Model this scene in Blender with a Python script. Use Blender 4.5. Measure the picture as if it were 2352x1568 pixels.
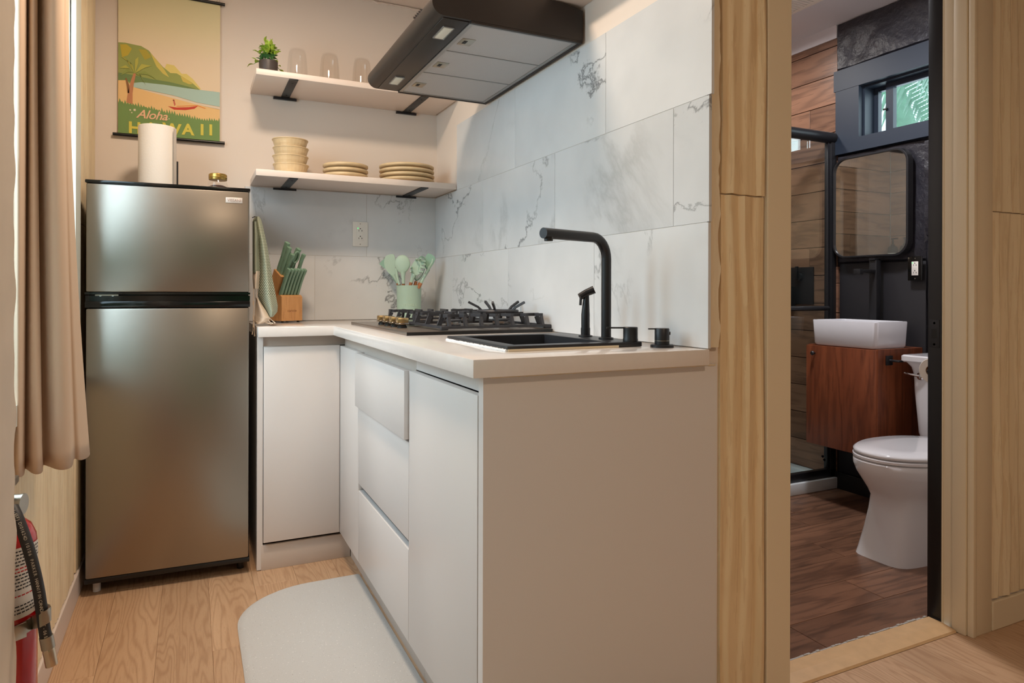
import bpy, bmesh, math, random
from mathutils import Vector, Matrix, noise
R = math.radians
PI = math.pi
random.seed(7)
for o in list(bpy.data.objects): bpy.data.objects.remove(o)
sc = bpy.context.scene
col = sc.collection

# ------------------------------------------------------------------ camera
CAM_H, F_PX, YAW, ROLL, CY = 1.05, 1553.0, R(25.42), R(0.14), 670.3
fw = Vector((math.sin(YAW), math.cos(YAW), 0)); rt = Vector((math.cos(YAW), -math.sin(YAW), 0)); up = Vector((0, 0, 1))
rt2 = rt*math.cos(ROLL)+up*math.sin(ROLL); up2 = up*math.cos(ROLL)-rt*math.sin(ROLL)
cd = bpy.data.cameras.new('camera'); cam = bpy.data.objects.new('camera', cd); col.objects.link(cam)
cam.matrix_world = Matrix(((rt2.x, up2.x, -fw.x, 0), (rt2.y, up2.y, -fw.y, 0), (rt2.z, up2.z, -fw.z, CAM_H), (0, 0, 0, 1)))
cd.sensor_width = 36; cd.lens = 36*F_PX/2352; cd.shift_y = -(784-CY)/2352; cd.clip_start = 0.02; cd.clip_end = 100
sc.camera = cam
def at(u, v, d):                       # a point on the photo ray of a pixel, at forward distance d
    p = rt2*((u-1176)/F_PX*d)+up2*((CY-v)/F_PX*d)+fw*d
    return Vector((p.x, p.y, p.z+CAM_H))

# ------------------------------------------------------------------ light
def srgb(r, g, b):
    f = lambda c: c/12.92 if c <= .04045 else ((c+.055)/1.055)**2.4
    return (f(r/255), f(g/255), f(b/255), 1)
w = bpy.data.worlds.new('sky'); sc.world = w; w.use_nodes = True
bg = w.node_tree.nodes['Background']; bg.inputs[0].default_value = srgb(225, 238, 250); bg.inputs[1].default_value = 2.2
def area(name, loc, rot, sx, sy, energy, color, shape='RECTANGLE'):
    l = bpy.data.lights.new(name, 'AREA'); l.shape = shape; l.size = sx
    if shape == 'RECTANGLE': l.size_y = sy
    l.energy = energy; l.color = color[:3]
    o = bpy.data.objects.new(name, l); col.objects.link(o); o.location = loc; o.rotation_euler = rot
    return o
COOL = (.62, .81, 1.0); WARM = (1.0, .77, .56); WARMK = (1.0, .79, .60); DAY = (.80, .93, 1.0)
area('daylight_side_window', (-.84, 1.98, 1.85), (0, R(-68), 0), 1.5, 1.7, 76, (.69, .83, 1.0))
area('daylight_glass_door', (-.62, .74, 1.25), (0, R(-90), 0), 1.7, .6, 2, COOL)
area('daylight_bath_window', (3.75, 2.15, 2.15), (0, R(90), 0), .9, 1.4, 20, DAY)
area('lamp_kitchen', (.16, 2.0, 2.405), (0, 0, 0), .24, .24, 25, WARMK, 'DISK')
area('lamp_living', (.75, -.6, 2.405), (0, 0, 0), .34, .34, 19, WARM, 'DISK')
area('fill_bath', (2.3, 2.0, 2.465), (0, 0, 0), .2, .2, 27, (.97, .96, 1), 'DISK')  # added fill light that brightens the bathroom
area('fill_shower', (2.5, 2.9, 2.465), (0, 0, 0), .14, .14, 12, (1, .95, .9), 'DISK')  # added fill light for the shower walls reflected in the mirror
vs = sc.view_settings; vs.view_transform = 'Standard'; vs.look = 'None'; vs.gamma = 1; vs.exposure = -0.3; vs.use_curve_mapping = False

# ------------------------------------------------------------------ materials
class NT:
    def __init__(s, name):
        s.m = bpy.data.materials.new(name); s.m.use_nodes = True; s.t = s.m.node_tree
        s.b = s.t.nodes['Principled BSDF']; s.out = s.t.nodes['Material Output']
    def n(s, typ, **kw):
        nd = s.t.nodes.new(typ)
        for k, v in kw.items():
            if k.startswith('_'):
                key = int(k[1:]) if k[1:].isdigit() else k[1:].replace('_', ' ')
                sk = nd.inputs[key]
                if isinstance(v, bpy.types.NodeSocket): s.t.links.new(v, sk)
                else: sk.default_value = v
            else: setattr(nd, k, v)
        return nd
    def math(s, op, a, b=0.0, c=0.0): return s.n('ShaderNodeMath', operation=op, _0=a, _1=b, _2=c).outputs[0]
    def vmul(s, a, b): return s.n('ShaderNodeVectorMath', operation='MULTIPLY', _0=a, _1=b).outputs[0]
    def vadd(s, a, b): return s.n('ShaderNodeVectorMath', operation='ADD', _0=a, _1=b).outputs[0]
    def coord(s, kind='Object', rnd=True):
        c = s.n('ShaderNodeTexCoord').outputs[kind]
        if rnd:
            r = s.n('ShaderNodeObjectInfo').outputs['Random']
            k = s.n('ShaderNodeCombineXYZ', _0=s.math('MULTIPLY', r, 37.), _1=s.math('MULTIPLY', r, 91.), _2=s.math('MULTIPLY', r, 53.)).outputs[0]
            c = s.vadd(c, k)
        return c
    def noise(s, v, scale, detail=3., rough=.5, dist=0.): return s.n('ShaderNodeTexNoise', _Vector=v, _Scale=scale, _Detail=detail, _Roughness=rough, _Distortion=dist).outputs['Fac']
    def ramp(s, f, stops):
        r = s.n('ShaderNodeValToRGB', _0=f); e = r.color_ramp.elements
        while len(e) < len(stops): e.new(.5)
        for i, (p, c) in enumerate(stops): e[i].position = p; e[i].color = c if len(c) == 4 else (*c, 1)
        return r.outputs[0]
    def mix(s, f, a, b, blend='MIX'):
        m = s.n('ShaderNodeMix', data_type='RGBA', blend_type=blend)
        for i, v in ((0, f), (6, a), (7, b)):
            if isinstance(v, bpy.types.NodeSocket): s.t.links.new(v, m.inputs[i])
            else: m.inputs[i].default_value = v
        return m.outputs[2]
    def set(s, **kw):
        for k, v in kw.items():
            sk = s.b.inputs[k.replace('_', ' ')]
            if isinstance(v, bpy.types.NodeSocket): s.t.links.new(v, sk)
            else: sk.default_value = v
        return s
    def bump(s, h, strength=.3, dist=.002):
        s.t.links.new(s.n('ShaderNodeBump', _Strength=strength, _Distance=dist, _Height=h).outputs[0], s.b.inputs['Normal'])

def plain(name, c, rough=.5, metal=0., var=0., vs_=6., bump=0., bs=80., bd=.001, coat=0., spec=.5):
    t = NT(name); c = srgb(*c); t.set(Roughness=rough, Metallic=metal, Coat_Weight=coat)
    t.b.inputs['Specular IOR Level'].default_value = spec
    if var > 0:
        v = t.coord(); n = t.noise(v, vs_, 4)
        a = tuple(x*(1-var) for x in c[:3]); b = tuple(min(1, x*(1+var)) for x in c[:3])
        t.set(Base_Color=t.ramp(n, [(.3, a), (.7, b)]))
    else: t.set(Base_Color=c)
    if bump > 0: t.bump(t.noise(t.coord(rnd=False), bs, 4), bump, bd)
    return t.m
def wood(name, cols, axis=1, fine=110., rings=16., rough=.5, bump=.25, line=.55, rvar=.12, low=5., spec=.4, st_=.16, fibk=.35):
    t = NT(name); v = t.coord()
    st = [1., 1., 1.]; st[axis] = .07; fv = t.vmul(v, tuple(st))
    st2 = [1., 1., 1.]; st2[axis] = st_; rv = t.vmul(v, tuple(st2))
    fib = t.noise(fv, fine, 5, .6)
    n = t.noise(rv, low, 3, .5, .25)
    ln = t.math('SINE', t.math('MULTIPLY', n, rings*6.283)); ln = t.math('POWER', t.math('MULTIPLY_ADD', ln, .5, .5), 3.)
    big = t.noise(rv, low*1.7, 3)
    base = t.ramp(big, [(.25, srgb(*cols[0])), (.75, srgb(*cols[1]))])
    c = t.mix(t.math('MULTIPLY', ln, line), base, srgb(*cols[2]))
    c = t.mix(t.math('MULTIPLY', t.math('GREATER_THAN', fib, .57), fibk), c, srgb(*cols[2]))
    r = t.n('ShaderNodeObjectInfo').outputs['Random']
    c = t.n('ShaderNodeHueSaturation', _Value=t.math('MULTIPLY_ADD', r, rvar*2, 1-rvar), _Color=c).outputs[0]
    t.set(Base_Color=c, Roughness=rough); t.b.inputs['Specular IOR Level'].default_value = spec
    t.bump(t.math('ADD', fib, t.math('MULTIPLY', ln, .5)), bump, .0015)
    return t.m
def marble(name):
    t = NT(name); v = t.coord()
    cl = t.noise(v, 2.2, 4, .55)
    base = t.ramp(cl, [(.3, srgb(200, 202, 204)), (.7, srgb(219, 220, 221))])
    def vein(sc_, dist, wdt, msc, mlo):
        n = t.noise(v, sc_, 8, .6, dist)
        d = t.math('ABSOLUTE', t.math('SUBTRACT', n, .5))
        l = t.n('ShaderNodeMapRange', _0=d, _1=0., _2=wdt, _3=1., _4=0.).outputs[0]
        k = t.n('ShaderNodeMapRange', _0=t.noise(t.vadd(v, (5.3, 2.1, 8.8)), msc, 3), _1=mlo, _2=mlo+.13, _3=0., _4=1.).outputs[0]
        return t.math('MULTIPLY', t.math('POWER', l, 1.6), k)
    a = vein(1.0, .45, .0085, 1.9, .46); b = vein(.8, .6, .034, 1.6, .53)
    c = t.mix(t.math('MULTIPLY', b, .42), base, srgb(150, 152, 152)); c = t.mix(t.math('MULTIPLY', a, .85), c, srgb(104, 106, 108))
    t.set(Base_Color=c, Roughness=.22); t.b.inputs['Specular IOR Level'].default_value = .45
    return t.m
def thin_glass(name, tint=(.93, .97, .97), refl=.06, rough=.0, gain=.30):
    t = NT(name); t.t.nodes.remove(t.b)
    tr = t.n('ShaderNodeBsdfTransparent', _Color=(*tint, 1)); gl = t.n('ShaderNodeBsdfGlossy', _Roughness=rough)
    lw = t.n('ShaderNodeLayerWeight', _Blend=.35)
    f = t.math('MULTIPLY_ADD', lw.outputs['Facing'], gain, refl); f = t.math('MINIMUM', f, .8)
    mx = t.n('ShaderNodeMixShader', _0=f, _1=tr.outputs[0], _2=gl.outputs[0])
    t.t.links.new(mx.outputs[0], t.out.inputs[0]); return t.m
def emit(name, c, s):
    t = NT(name); t.set(Base_Color=srgb(*c), Emission_Color=srgb(*c), Emission_Strength=s); return t.m

PAINT = plain('cream_paint', (226, 214, 203), .55, bump=.12, bs=140, bd=.0006)
PAINTW = plain('white_paint_bath', (214, 214, 220), .6, bump=.25, bs=60, bd=.001)
CEILP = plain('ceiling_paint', (220, 203, 190), .6, bump=.2, bs=70, bd=.001)
TRIMP = plain('beige_trim_paint', (230, 213, 183), .42, bump=.1, bs=90, bd=.0005)
STUBP = plain('chipped_white_paint', (214, 198, 178), .5, var=.05, vs_=9, bump=.3, bs=35, bd=.001)
OAK = wood('oak_planks', ((190, 152, 118), (204, 168, 134), (152, 112, 80)), 1, rough=.42, line=.40, rings=30, low=6.0, fine=260, rvar=.07, st_=.10, fibk=.18)
SLAT = wood('pine_slats', ((230, 204, 162), (238, 214, 174), (204, 170, 124)), 2, fine=70, rough=.5, line=.16, rings=9, rvar=.03, low=7)
SLATP = wood('pale_pine_slats', ((238, 218, 182), (243, 225, 192), (212, 184, 142)), 2, fine=80, rough=.5, line=.15, rings=6, rvar=.03, low=8)
WALN = wood('walnut_tile', ((124, 92, 74), (150, 113, 91), (76, 57, 48)), 1, fine=60, rough=.32, line=.42, rings=7, rvar=.2, low=6)
WALNX = wood('walnut_tile_cross', ((124, 92, 74), (150, 113, 91), (76, 57, 48)), 0, fine=60, rough=.32, line=.42, rings=7, rvar=.2, low=6)
WALF = wood('walnut_floor_tile', ((110, 78, 60), (136, 98, 76), (64, 46, 38)), 0, fine=60, rough=.3, line=.45, rings=7, rvar=.14, low=6)
TEAK = wood('red_teak', ((116, 60, 36), (138, 77, 48), (82, 40, 24)), 2, fine=90, rough=.38, line=.5, rings=9, rvar=.02, low=6)
BLOCKW = wood('beech_block', ((206, 150, 96), (218, 164, 108), (176, 120, 72)), 2, fine=150, rough=.5, line=.3, rings=5, rvar=.02, low=9)
MARB = marble('white_marble_tile')
GROUT = plain('grout', (200, 196, 190), .8)
LAM = plain('white_laminate', (222, 216, 212), .34, bump=.08, bs=300, bd=.0003)
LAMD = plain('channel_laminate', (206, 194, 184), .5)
QUARTZ = plain('cream_quartz', (232, 224, 218), .12, var=.012, vs_=60)
SHELFM = plain('shelf_laminate', (228, 212, 200), .4, bump=.08, bs=200, bd=.0003)
BLACKM = plain('matte_black_metal', (42, 42, 45), .38, .35, bump=.1, bs=400, bd=.0002)
IRON = plain('cast_iron', (60, 60, 64), .5, .2, bump=.3, bs=300, bd=.0005)
HOODM = plain('hood_black_steel', (58, 52, 49), .42, .5)
BLACKP = plain('black_plastic', (18, 18, 19), .3)
GLOSSK = plain('gloss_black_plastic', (14, 15, 15), .12)
CHROME = plain('chrome', (212, 212, 214), .08, 1.)
STEELP = plain('nickel', (178, 172, 160), .3, 1.)
ALUM = plain('aluminium_frame', (176, 174, 172), .4, .9)
CERAM = plain('white_ceramic', (226, 225, 228), .1, coat=.3)
BASINM = plain('white_basin_ceramic', (214, 214, 220), .12, coat=.2)
PAPER = plain('paper_towel', (236, 228, 218), .9, bump=.5, bs=160, bd=.0012)
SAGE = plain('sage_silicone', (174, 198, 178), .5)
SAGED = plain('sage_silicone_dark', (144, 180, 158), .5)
KNIFEG = plain('green_handle', (128, 162, 140), .35)
BEECH = plain('utensil_wood', (170, 108, 66), .5, var=.1, vs_=30)
CURT = plain('beige_curtain', (206, 180, 155), .85, bump=.25, bs=900, bd=.0004)
RUGM = None
WHITEP = plain('white_plastic', (232, 228, 220), .35)
DARKSLOT = plain('slot_dark', (20, 20, 20), .6)
GREENLED = emit('green_led', (60, 255, 120), 2.)
LENS = plain('lamp_lens', (226, 222, 206), .35)
REDP = plain('red_enamel', (176, 14, 18), .18, coat=.4)
RUBBER = plain('black_rubber', (36, 33, 32), .55)
LABELM = plain('paper_label', (226, 220, 212), .5)
PRINTK = plain('black_print', (48, 46, 46), .6)
PRINTR = plain('red_print', (190, 40, 36), .6)
PRINTW = plain('pale_print', (196, 186, 170), .6)
GOLD = plain('gold_lid', (186, 152, 82), .3, .9)
GLASS = thin_glass('clear_glass', (.992, .992, .99), .02, gain=.10)
SHGLASS = thin_glass('shower_glass', (.90, .96, .95), .05)
WINGLASS = thin_glass('window_glass', (.93, .98, .97), .03)
COFFEE = plain('coffee_grounds', (58, 32, 24), .9, bump=.8, bs=200, bd=.002)
LEAF = plain('bright_leaf', (166, 196, 70), .45, var=.25, vs_=18)
LEAFD = plain('dark_leaf', (82, 132, 72), .45, var=.2, vs_=18)
POTM = plain('charcoal_pot', (70, 62, 60), .45)
STONEW = plain('ochre_stoneware', (216, 190, 148), .4, var=.08, vs_=25)
TOWELC = plain('cream_cotton', (226, 208, 188), .95, bump=.6, bs=500, bd=.0008)
STRING = plain('cotton_string', (214, 194, 172), .95)
SLATE = plain('black_stone', (40, 39, 46), .42, var=.25, vs_=14, bump=.9, bs=55, bd=.004, spec=.6)
BLACKW = plain('black_wall_paint', (34, 33, 37), .5, bump=.1, bs=60, bd=.0005)
NAVY = plain('black_window_frame', (35, 46, 61), .5)
MIRROR = plain('mirror_glass', (225, 228, 226), .01, 1.)
PALMG = plain('palm_leaf', (190, 222, 204), .5, var=.2, vs_=5)
TRUNKM = plain('palm_trunk', (120, 110, 96), .9, bump=.6, bs=20, bd=.01)
HEDGE = plain('hedge_green', (82, 128, 70), .7, var=.45, vs_=3)
TRAY = plain('white_shower_tray', (222, 228, 232), .25)
THRESH = plain('oak_threshold', (214, 176, 130), .42, var=.06, vs_=30, bump=.15, bs=200, bd=.0004)
CAULK = plain('white_sealant', (236, 238, 240), .5)
def steel():
    t = NT('brushed_steel'); v = t.coord(rnd=False)
    n = t.noise(t.vmul(v, (1., 1., 160.)), 6, 3)
    t.set(Base_Color=srgb(158, 151, 141), Metallic=1., Roughness=t.math('MULTIPLY_ADD', n, .10, .27)); t.bump(n, .04, .0004); return t.m
STEEL = steel()
def rug_mat():
    t = NT('speckled_mat'); v = t.coord(rnd=False)
    n = t.noise(v, 260, 2); n2 = t.noise(v, 190, 2)
    c = t.mix(t.math('GREATER_THAN', n, .70), srgb(198, 196, 193), srgb(146, 139, 132))
    c = t.mix(t.math('GREATER_THAN', n2, .70), c, srgb(234, 230, 224))
    w = t.n('ShaderNodeTexBrick', _Vector=t.vmul(v, (1, 1, 1)), _Scale=26., _Mortar_Size=.02).outputs['Fac']
    t.set(Base_Color=c, Roughness=.7); t.bump(t.math('SUBTRACT', n, t.math('MULTIPLY', w, .6)), .35, .0012); return t.m
RUGM = rug_mat()
def towel_mat():
    t = NT('green_weave'); uv = t.n('ShaderNodeTexCoord').outputs['UV']
    s = t.n('ShaderNodeSeparateXYZ', _0=uv)
    x = t.math('MULTIPLY', s.outputs[0], 15.); y = t.math('MULTIPLY', s.outputs[1], 54.)
    tri = t.math('PINGPONG', x, 1.)
    z = t.math('FRACT', t.math('MULTIPLY_ADD', tri, .9, y))
    k = t.math('GREATER_THAN', z, .46)
    t.set(Base_Color=t.mix(k, srgb(208, 208, 186), srgb(104, 120, 96)), Roughness=.95)
    t.bump(z, .4, .001); return t.m
TOWELM = towel_mat()
def filter_mat():
    t = NT('mesh_filter'); v = t.coord(rnd=False)
    q = t.n('ShaderNodeSeparateXYZ', _0=v); x, y = q.outputs[0], q.outputs[1]
    p1 = t.math('SINE', t.math('MULTIPLY', t.math('ADD', x, y), 1150.)); p2 = t.math('SINE', t.math('MULTIPLY', t.math('SUBTRACT', x, y), 1150.))
    a = t.math('MULTIPLY_ADD', t.math('MULTIPLY', p1, p2), .5, .5)
    c = t.ramp(a, [(.15, srgb(150, 146, 144)), (.6, srgb(206, 202, 200))])
    t.set(Base_Color=c, Metallic=.25, Roughness=.42); t.bump(a, .4, .0008); return t.m
FILTM = filter_mat()
def print_sky():
    t = NT('poster_sky'); s = t.n('ShaderNodeSeparateXYZ', _0=t.n('ShaderNodeTexCoord').outputs['Generated'])
    t.set(Base_Color=t.ramp(s.outputs[2], [(0., srgb(232, 206, 172)), (.55, srgb(232, 212, 184)), (.8, srgb(226, 214, 174)), (1., srgb(220, 212, 168))]), Roughness=.75); return t.m
def pc(n, c): return plain('print_'+n, c, .75)

# ------------------------------------------------------------------ geometry helpers
class MB:
    def __init__(s): s.bm = bmesh.new(); s.uv = None
    def box(s, a, b, bev=0., seg=2):
        lo = [min(a[i], b[i]) for i in range(3)]; hi = [max(a[i], b[i]) for i in range(3)]
        r = bmesh.ops.create_cube(s.bm, size=1.)
        for v in r['verts']: v.co = Vector([lo[i]+(v.co[i]+.5)*(hi[i]-lo[i]) for i in range(3)])
        if bev > 0:
            e = list({e for v in r['verts'] for e in v.link_edges})
            bmesh.ops.bevel(s.bm, geom=e, offset=bev, segments=seg, affect='EDGES', profile=.5)
        return s
    def obox(s, c, sx, sy, sz, mat3, bev=0.):
        r = bmesh.ops.create_cube(s.bm, size=1.)
        vs_ = r['verts']
        for v in vs_: v.co = Vector((v.co.x*sx, v.co.y*sy, v.co.z*sz))
        if bev > 0:
            n0 = set(s.bm.verts)-set(vs_)
            e = list({e for v in vs_ for e in v.link_edges})
            bmesh.ops.bevel(s.bm, geom=e, offset=bev, segments=2, affect='EDGES', profile=.5)
            vs_ = [v for v in s.bm.verts if v not in n0]
        for v in vs_: v.co = mat3 @ v.co + Vector(c)
        return s
    def rings(s, rs, cap0=True, cap1=True, closed=True):
        bv = [[s.bm.verts.new(p) for p in r] for r in rs]; n = len(rs[0])
        for i in range(len(bv)-1):
            for j in range(n if closed else n-1):
                k = (j+1) % n
                try: s.bm.faces.new((bv[i][j], bv[i][k], bv[i+1][k], bv[i+1][j]))
                except ValueError: pass
        if cap0 and n > 2: s.bm.faces.new(bv[0][::-1])
        if cap1 and n > 2: s.bm.faces.new(bv[-1])
        return s
    def lathe(s, prof, c=(0, 0, 0), n=32, ax='z', cap0=True, cap1=True, mod=None):
        rs = []
        for i, (r, z) in enumerate(prof):
            ring = []
            for j in range(n):
                t = 2*PI*j/n; q = r+(mod(t, z, i) if mod else 0.)
                x, y = q*math.cos(t), q*math.sin(t)
                p = (x, y, z) if ax == 'z' else ((z, x, y) if ax == 'x' else (y, z, x))
                ring.append(Vector(c)+Vector(p))
            rs.append(ring)
        return s.rings(rs, cap0, cap1)
    def tube(s, pts, r, n=12, caps=True, flat=None):
        pts = [Vector(p) for p in pts]; rs = []; nrm = None
        for i, p in enumerate(pts):
            t = (pts[min(i+1, len(pts)-1)]-pts[max(i-1, 0)]).normalized()
            if nrm is None: nrm = t.orthogonal().normalized()
            nrm = (nrm-t*nrm.dot(t)).normalized(); bn = t.cross(nrm)
            rr = r[i] if isinstance(r, (list, tuple)) else r
            rs.append([p+(nrm*math.cos(2*PI*j/n)+bn*math.sin(2*PI*j/n))*rr for j in range(n)])
        return s.rings(rs, caps, caps)
    def bar(s, pts, w, h, upv=(0, 0, 1)):          # rectangular bar swept along a path
        pts = [Vector(p) for p in pts]; rs = []; upv = Vector(upv)
        for i, p in enumerate(pts):
            t = (pts[min(i+1, len(pts)-1)]-pts[max(i-1, 0)]).normalized()
            sd = t.cross(upv)
            if sd.length < 1e-4: sd = t.orthogonal()
            sd.normalize(); u2 = sd.cross(t).normalized()
            rs.append([p+sd*w/2+u2*h/2, p-sd*w/2+u2*h/2, p-sd*w/2-u2*h/2, p+sd*w/2-u2*h/2])
        return s.rings(rs)
    def prism(s, poly, d, place):                  # poly (2D) extruded by d, placed by place(x, y, k)
        rs = [[Vector(place(x, y, k)) for x, y in poly] for k in (0., d)]
        return s.rings(rs)
    def poly(s, pts):
        s.bm.faces.new([s.bm.verts.new(Vector(p)) for p in pts]); return s
    def grid(s, f, nu, nv, uv=False):
        vs_ = [[s.bm.verts.new(Vector(f(i/nu, j/nv))) for j in range(nv+1)] for i in range(nu+1)]
        lay = s.bm.loops.layers.uv.verify() if uv else None
        for i in range(nu):
            for j in range(nv):
                fc = s.bm.faces.new((vs_[i][j], vs_[i+1][j], vs_[i+1][j+1], vs_[i][j+1]))
                if uv:
                    for l, (a, b) in zip(fc.loops, ((i, j), (i+1, j), (i+1, j+1), (i, j+1))): l[lay].uv = (a/nu, b/nv)
        return s
    def cells(s, xs, ys, keep, z0, z1, bev=0.):    # slab from a grid of cells, holes allowed
        vd = {}
        def V(i, j, z):
            k = (i, j, z)
            if k not in vd: vd[k] = s.bm.verts.new((xs[i], ys[j], z))
            return vd[k]
        K = {(i, j) for i in range(len(xs)-1) for j in range(len(ys)-1) if keep((xs[i]+xs[i+1])/2, (ys[j]+ys[j+1])/2)}
        for i, j in K:
            s.bm.faces.new((V(i, j, z1), V(i+1, j, z1), V(i+1, j+1, z1), V(i, j+1, z1)))
            s.bm.faces.new((V(i, j+1, z0), V(i+1, j+1, z0), V(i+1, j, z0), V(i, j, z0)))
            for (di, dj, a, b) in ((-1, 0, (i, j+1), (i, j)), (1, 0, (i+1, j), (i+1, j+1)), (0, -1, (i, j), (i+1, j)), (0, 1, (i+1, j+1), (i, j+1))):
                if (i+di, j+dj) not in K: s.bm.faces.new((V(*a, z0), V(*b, z0), V(*b, z1), V(*a, z1)))
        if bev > 0:
            s.bm.normal_update()
            e = [e for e in s.bm.edges if len(e.link_faces) == 2 and e.calc_face_angle(0) > 1.]
            bmesh.ops.bevel(s.bm, geom=e, offset=bev, segments=2, affect='EDGES', profile=.5, clamp_overlap=True)
        return s
    def text(s, body, size, place, depth=.0004, align='CENTER', shear=0., space=1., bold=0.):
        c = bpy.data.curves.new('t', 'FONT'); c.body = body; c.size = size; c.align_x = align; c.extrude = depth; c.shear = shear; c.space_character = space; c.offset = bold; c.resolution_u = 3
        o = bpy.data.objects.new('t', c); col.objects.link(o)
        me = bpy.data.meshes.new_from_object(o.evaluated_get(bpy.context.evaluated_depsgraph_get()))
        for v in me.vertices: v.co = Vector(place(v.co.x, v.co.y, v.co.z))
        s.bm.from_mesh(me)
        bpy.data.objects.remove(o); bpy.data.curves.remove(c); bpy.data.meshes.remove(me); return s

WL = {}
def link(o, parent):
    col.objects.link(o)
    if parent: o.parent = parent
def build(name, mb, mat, parent=None, local=False, smooth=35, fix=True):
    bm = mb.bm
    if fix: bmesh.ops.recalc_face_normals(bm, faces=bm.faces)
    if parent is None:
        lo = [min(v.co[i] for v in bm.verts) for i in range(3)]; hi = [max(v.co[i] for v in bm.verts) for i in range(3)]
        off = Vector(((lo[0]+hi[0])/2, (lo[1]+hi[1])/2, lo[2]))
    else: off = Vector((0, 0, 0)) if local else WL[parent.name]
    for v in bm.verts: v.co -= off
    me = bpy.data.meshes.new(name); bm.to_mesh(me); bm.free()
    if smooth:
        for p in me.polygons: p.use_smooth = True
        me.set_sharp_from_angle(angle=R(smooth))
    me.materials.append(mat)
    o = bpy.data.objects.new(name, me); link(o, parent)
    if parent is None: o.location = off; WL[o.name] = off
    else: WL[o.name] = off
    return o
def tag(o, label=None, cat=None, group=None, kind=None):
    if label: o['label'] = label
    if cat: o['category'] = cat
    if group: o['group'] = group
    if kind: o['kind'] = kind
    return o
def thing(name, label, cat, loc=(0, 0, 0), rz=0., group=None):
    o = bpy.data.objects.new(name, None); o.empty_display_size = .05; col.objects.link(o)
    o.location = loc; o.rotation_euler = (0, 0, rz); WL[o.name] = Vector(loc)
    return tag(o, label, cat, group)
def dup(o, dloc=(0, 0, 0), parent=None, **kw):
    c = o.copy(); col.objects.link(c)
    if parent is None: c.location = o.location+Vector(dloc); WL[c.name] = WL[o.name]+Vector(dloc)
    else: c.parent = parent; WL[c.name] = WL[o.name]
    for ch in [x for x in list(bpy.data.objects) if x.parent == o]: dup(ch, parent=c)
    if kw: tag(c, **kw)
    return c
PCACHE = {}
def piece(name, lo, hi, mat, parent, bev=.0008):    # box-shaped piece, mesh shared between alike pieces
    d = tuple(round(hi[i]-lo[i], 4) for i in range(3)); k = (name, d, mat.name)
    if k not in PCACHE:
        mb = MB().box((-d[0]/2, -d[1]/2, -d[2]/2), (d[0]/2, d[1]/2, d[2]/2), bev, 1)
        me = bpy.data.meshes.new(name); mb.bm.to_mesh(me); mb.bm.free(); me.materials.append(mat); PCACHE[k] = me
    o = bpy.data.objects.new(name, PCACHE[k]); link(o, parent)
    c = Vector([(lo[i]+hi[i])/2 for i in range(3)])
    o.location = c-WL[parent.name]; WL[o.name] = c; return o
def struct(name, mb, mat, label, cat): return tag(build(name, mb, mat, smooth=0), label, cat, kind='structure')
def bx(a, b, bev=0.): return MB().box(a, b, bev)

# ------------------------------------------------------------------ the room
floor = struct('floor', bx((-.46, -3.4, -.06), (3.5, 1.33, -.004)).box((-.46, 1.33, -.06), (1.2, 3.3, -.004)), OAK, 'light oak plank floor of the kitchen', 'floor')
random.seed(3)
for k in range(-3, 24):
    x0 = .06+.147*k; x1 = x0+.1464
    yend = 3.19 if (-.345 < x1 and x0 < 1.09) else 1.296
    joint = 2.567 if k == 1 else 2.567-random.choice((.22, .41, .6, .83, 1.05))
    ys = [joint+1.22*j for j in range(-4, 3)]
    for y0 in ys:
        a, b = max(y0, -1.3), min(y0+1.2192, yend)
        if b-a > .04: piece('plank', (max(x0, -.455), a, -.0045), (min(x1, 3.4), b, 0), OAK, floor, .0006)
floor_b = struct('floor_bathroom', bx((1.22, 1.39, -.06), (3.2, 3.27, -.004)), GROUT, 'dark walnut wood-look tile floor of the bathroom', 'floor')
for r in range(12):
    y0 = 1.395+.1565*r
    off = (.1, -.35, -.62, -.15, -.5, .02)[r % 6]
    for j in range(4):
        a, b = max(1.225, 1.3+off+.905*j-.6), min(3.15, 1.3+off+.905*(j+1)-.6-.003)
        if b-a > .03: piece('plank_tile', (a, y0, -.005), (b, y0+.1545, 0), WALF, floor_b, .0008)
struct('ceiling', bx((-.47, -3.4, 2.44), (3.5, 1.33, 2.52)).box((-.46, 1.33, 2.44), (1.2, 3.32, 2.52)), CEILP, 'cream painted kitchen ceiling', 'ceiling')
struct('ceiling_bathroom', bx((1.2, 1.335, 2.5), (3.32, 3.4, 2.56)), PAINTW, 'white textured ceiling of the bathroom', 'ceiling')
wb = struct('wall_back', bx((-.46, 3.20, -.05), (1.22, 3.32, 2.44)), PAINT, 'cream wall behind the shelves with marble splashback', 'wall')
TZ = [(.918, 1.2145), (1.216, 1.5125), (1.514, 1.81)]
def tiles_x(row, xs):
    for a, b in zip(xs, xs[1:]): piece('tile', (a, 3.192, TZ[row][0]), (b-.0014, 3.2, TZ[row][1]), MARB, wb, .0006)
build('grout_bed', bx((.215, 3.1932, .918), (1.1, 3.2, 1.5125)), GROUT, wb, smooth=0)
tiles_x(0, [.215, .515, 1.10]); tiles_x(1, [.215, .754, 1.10])
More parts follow.
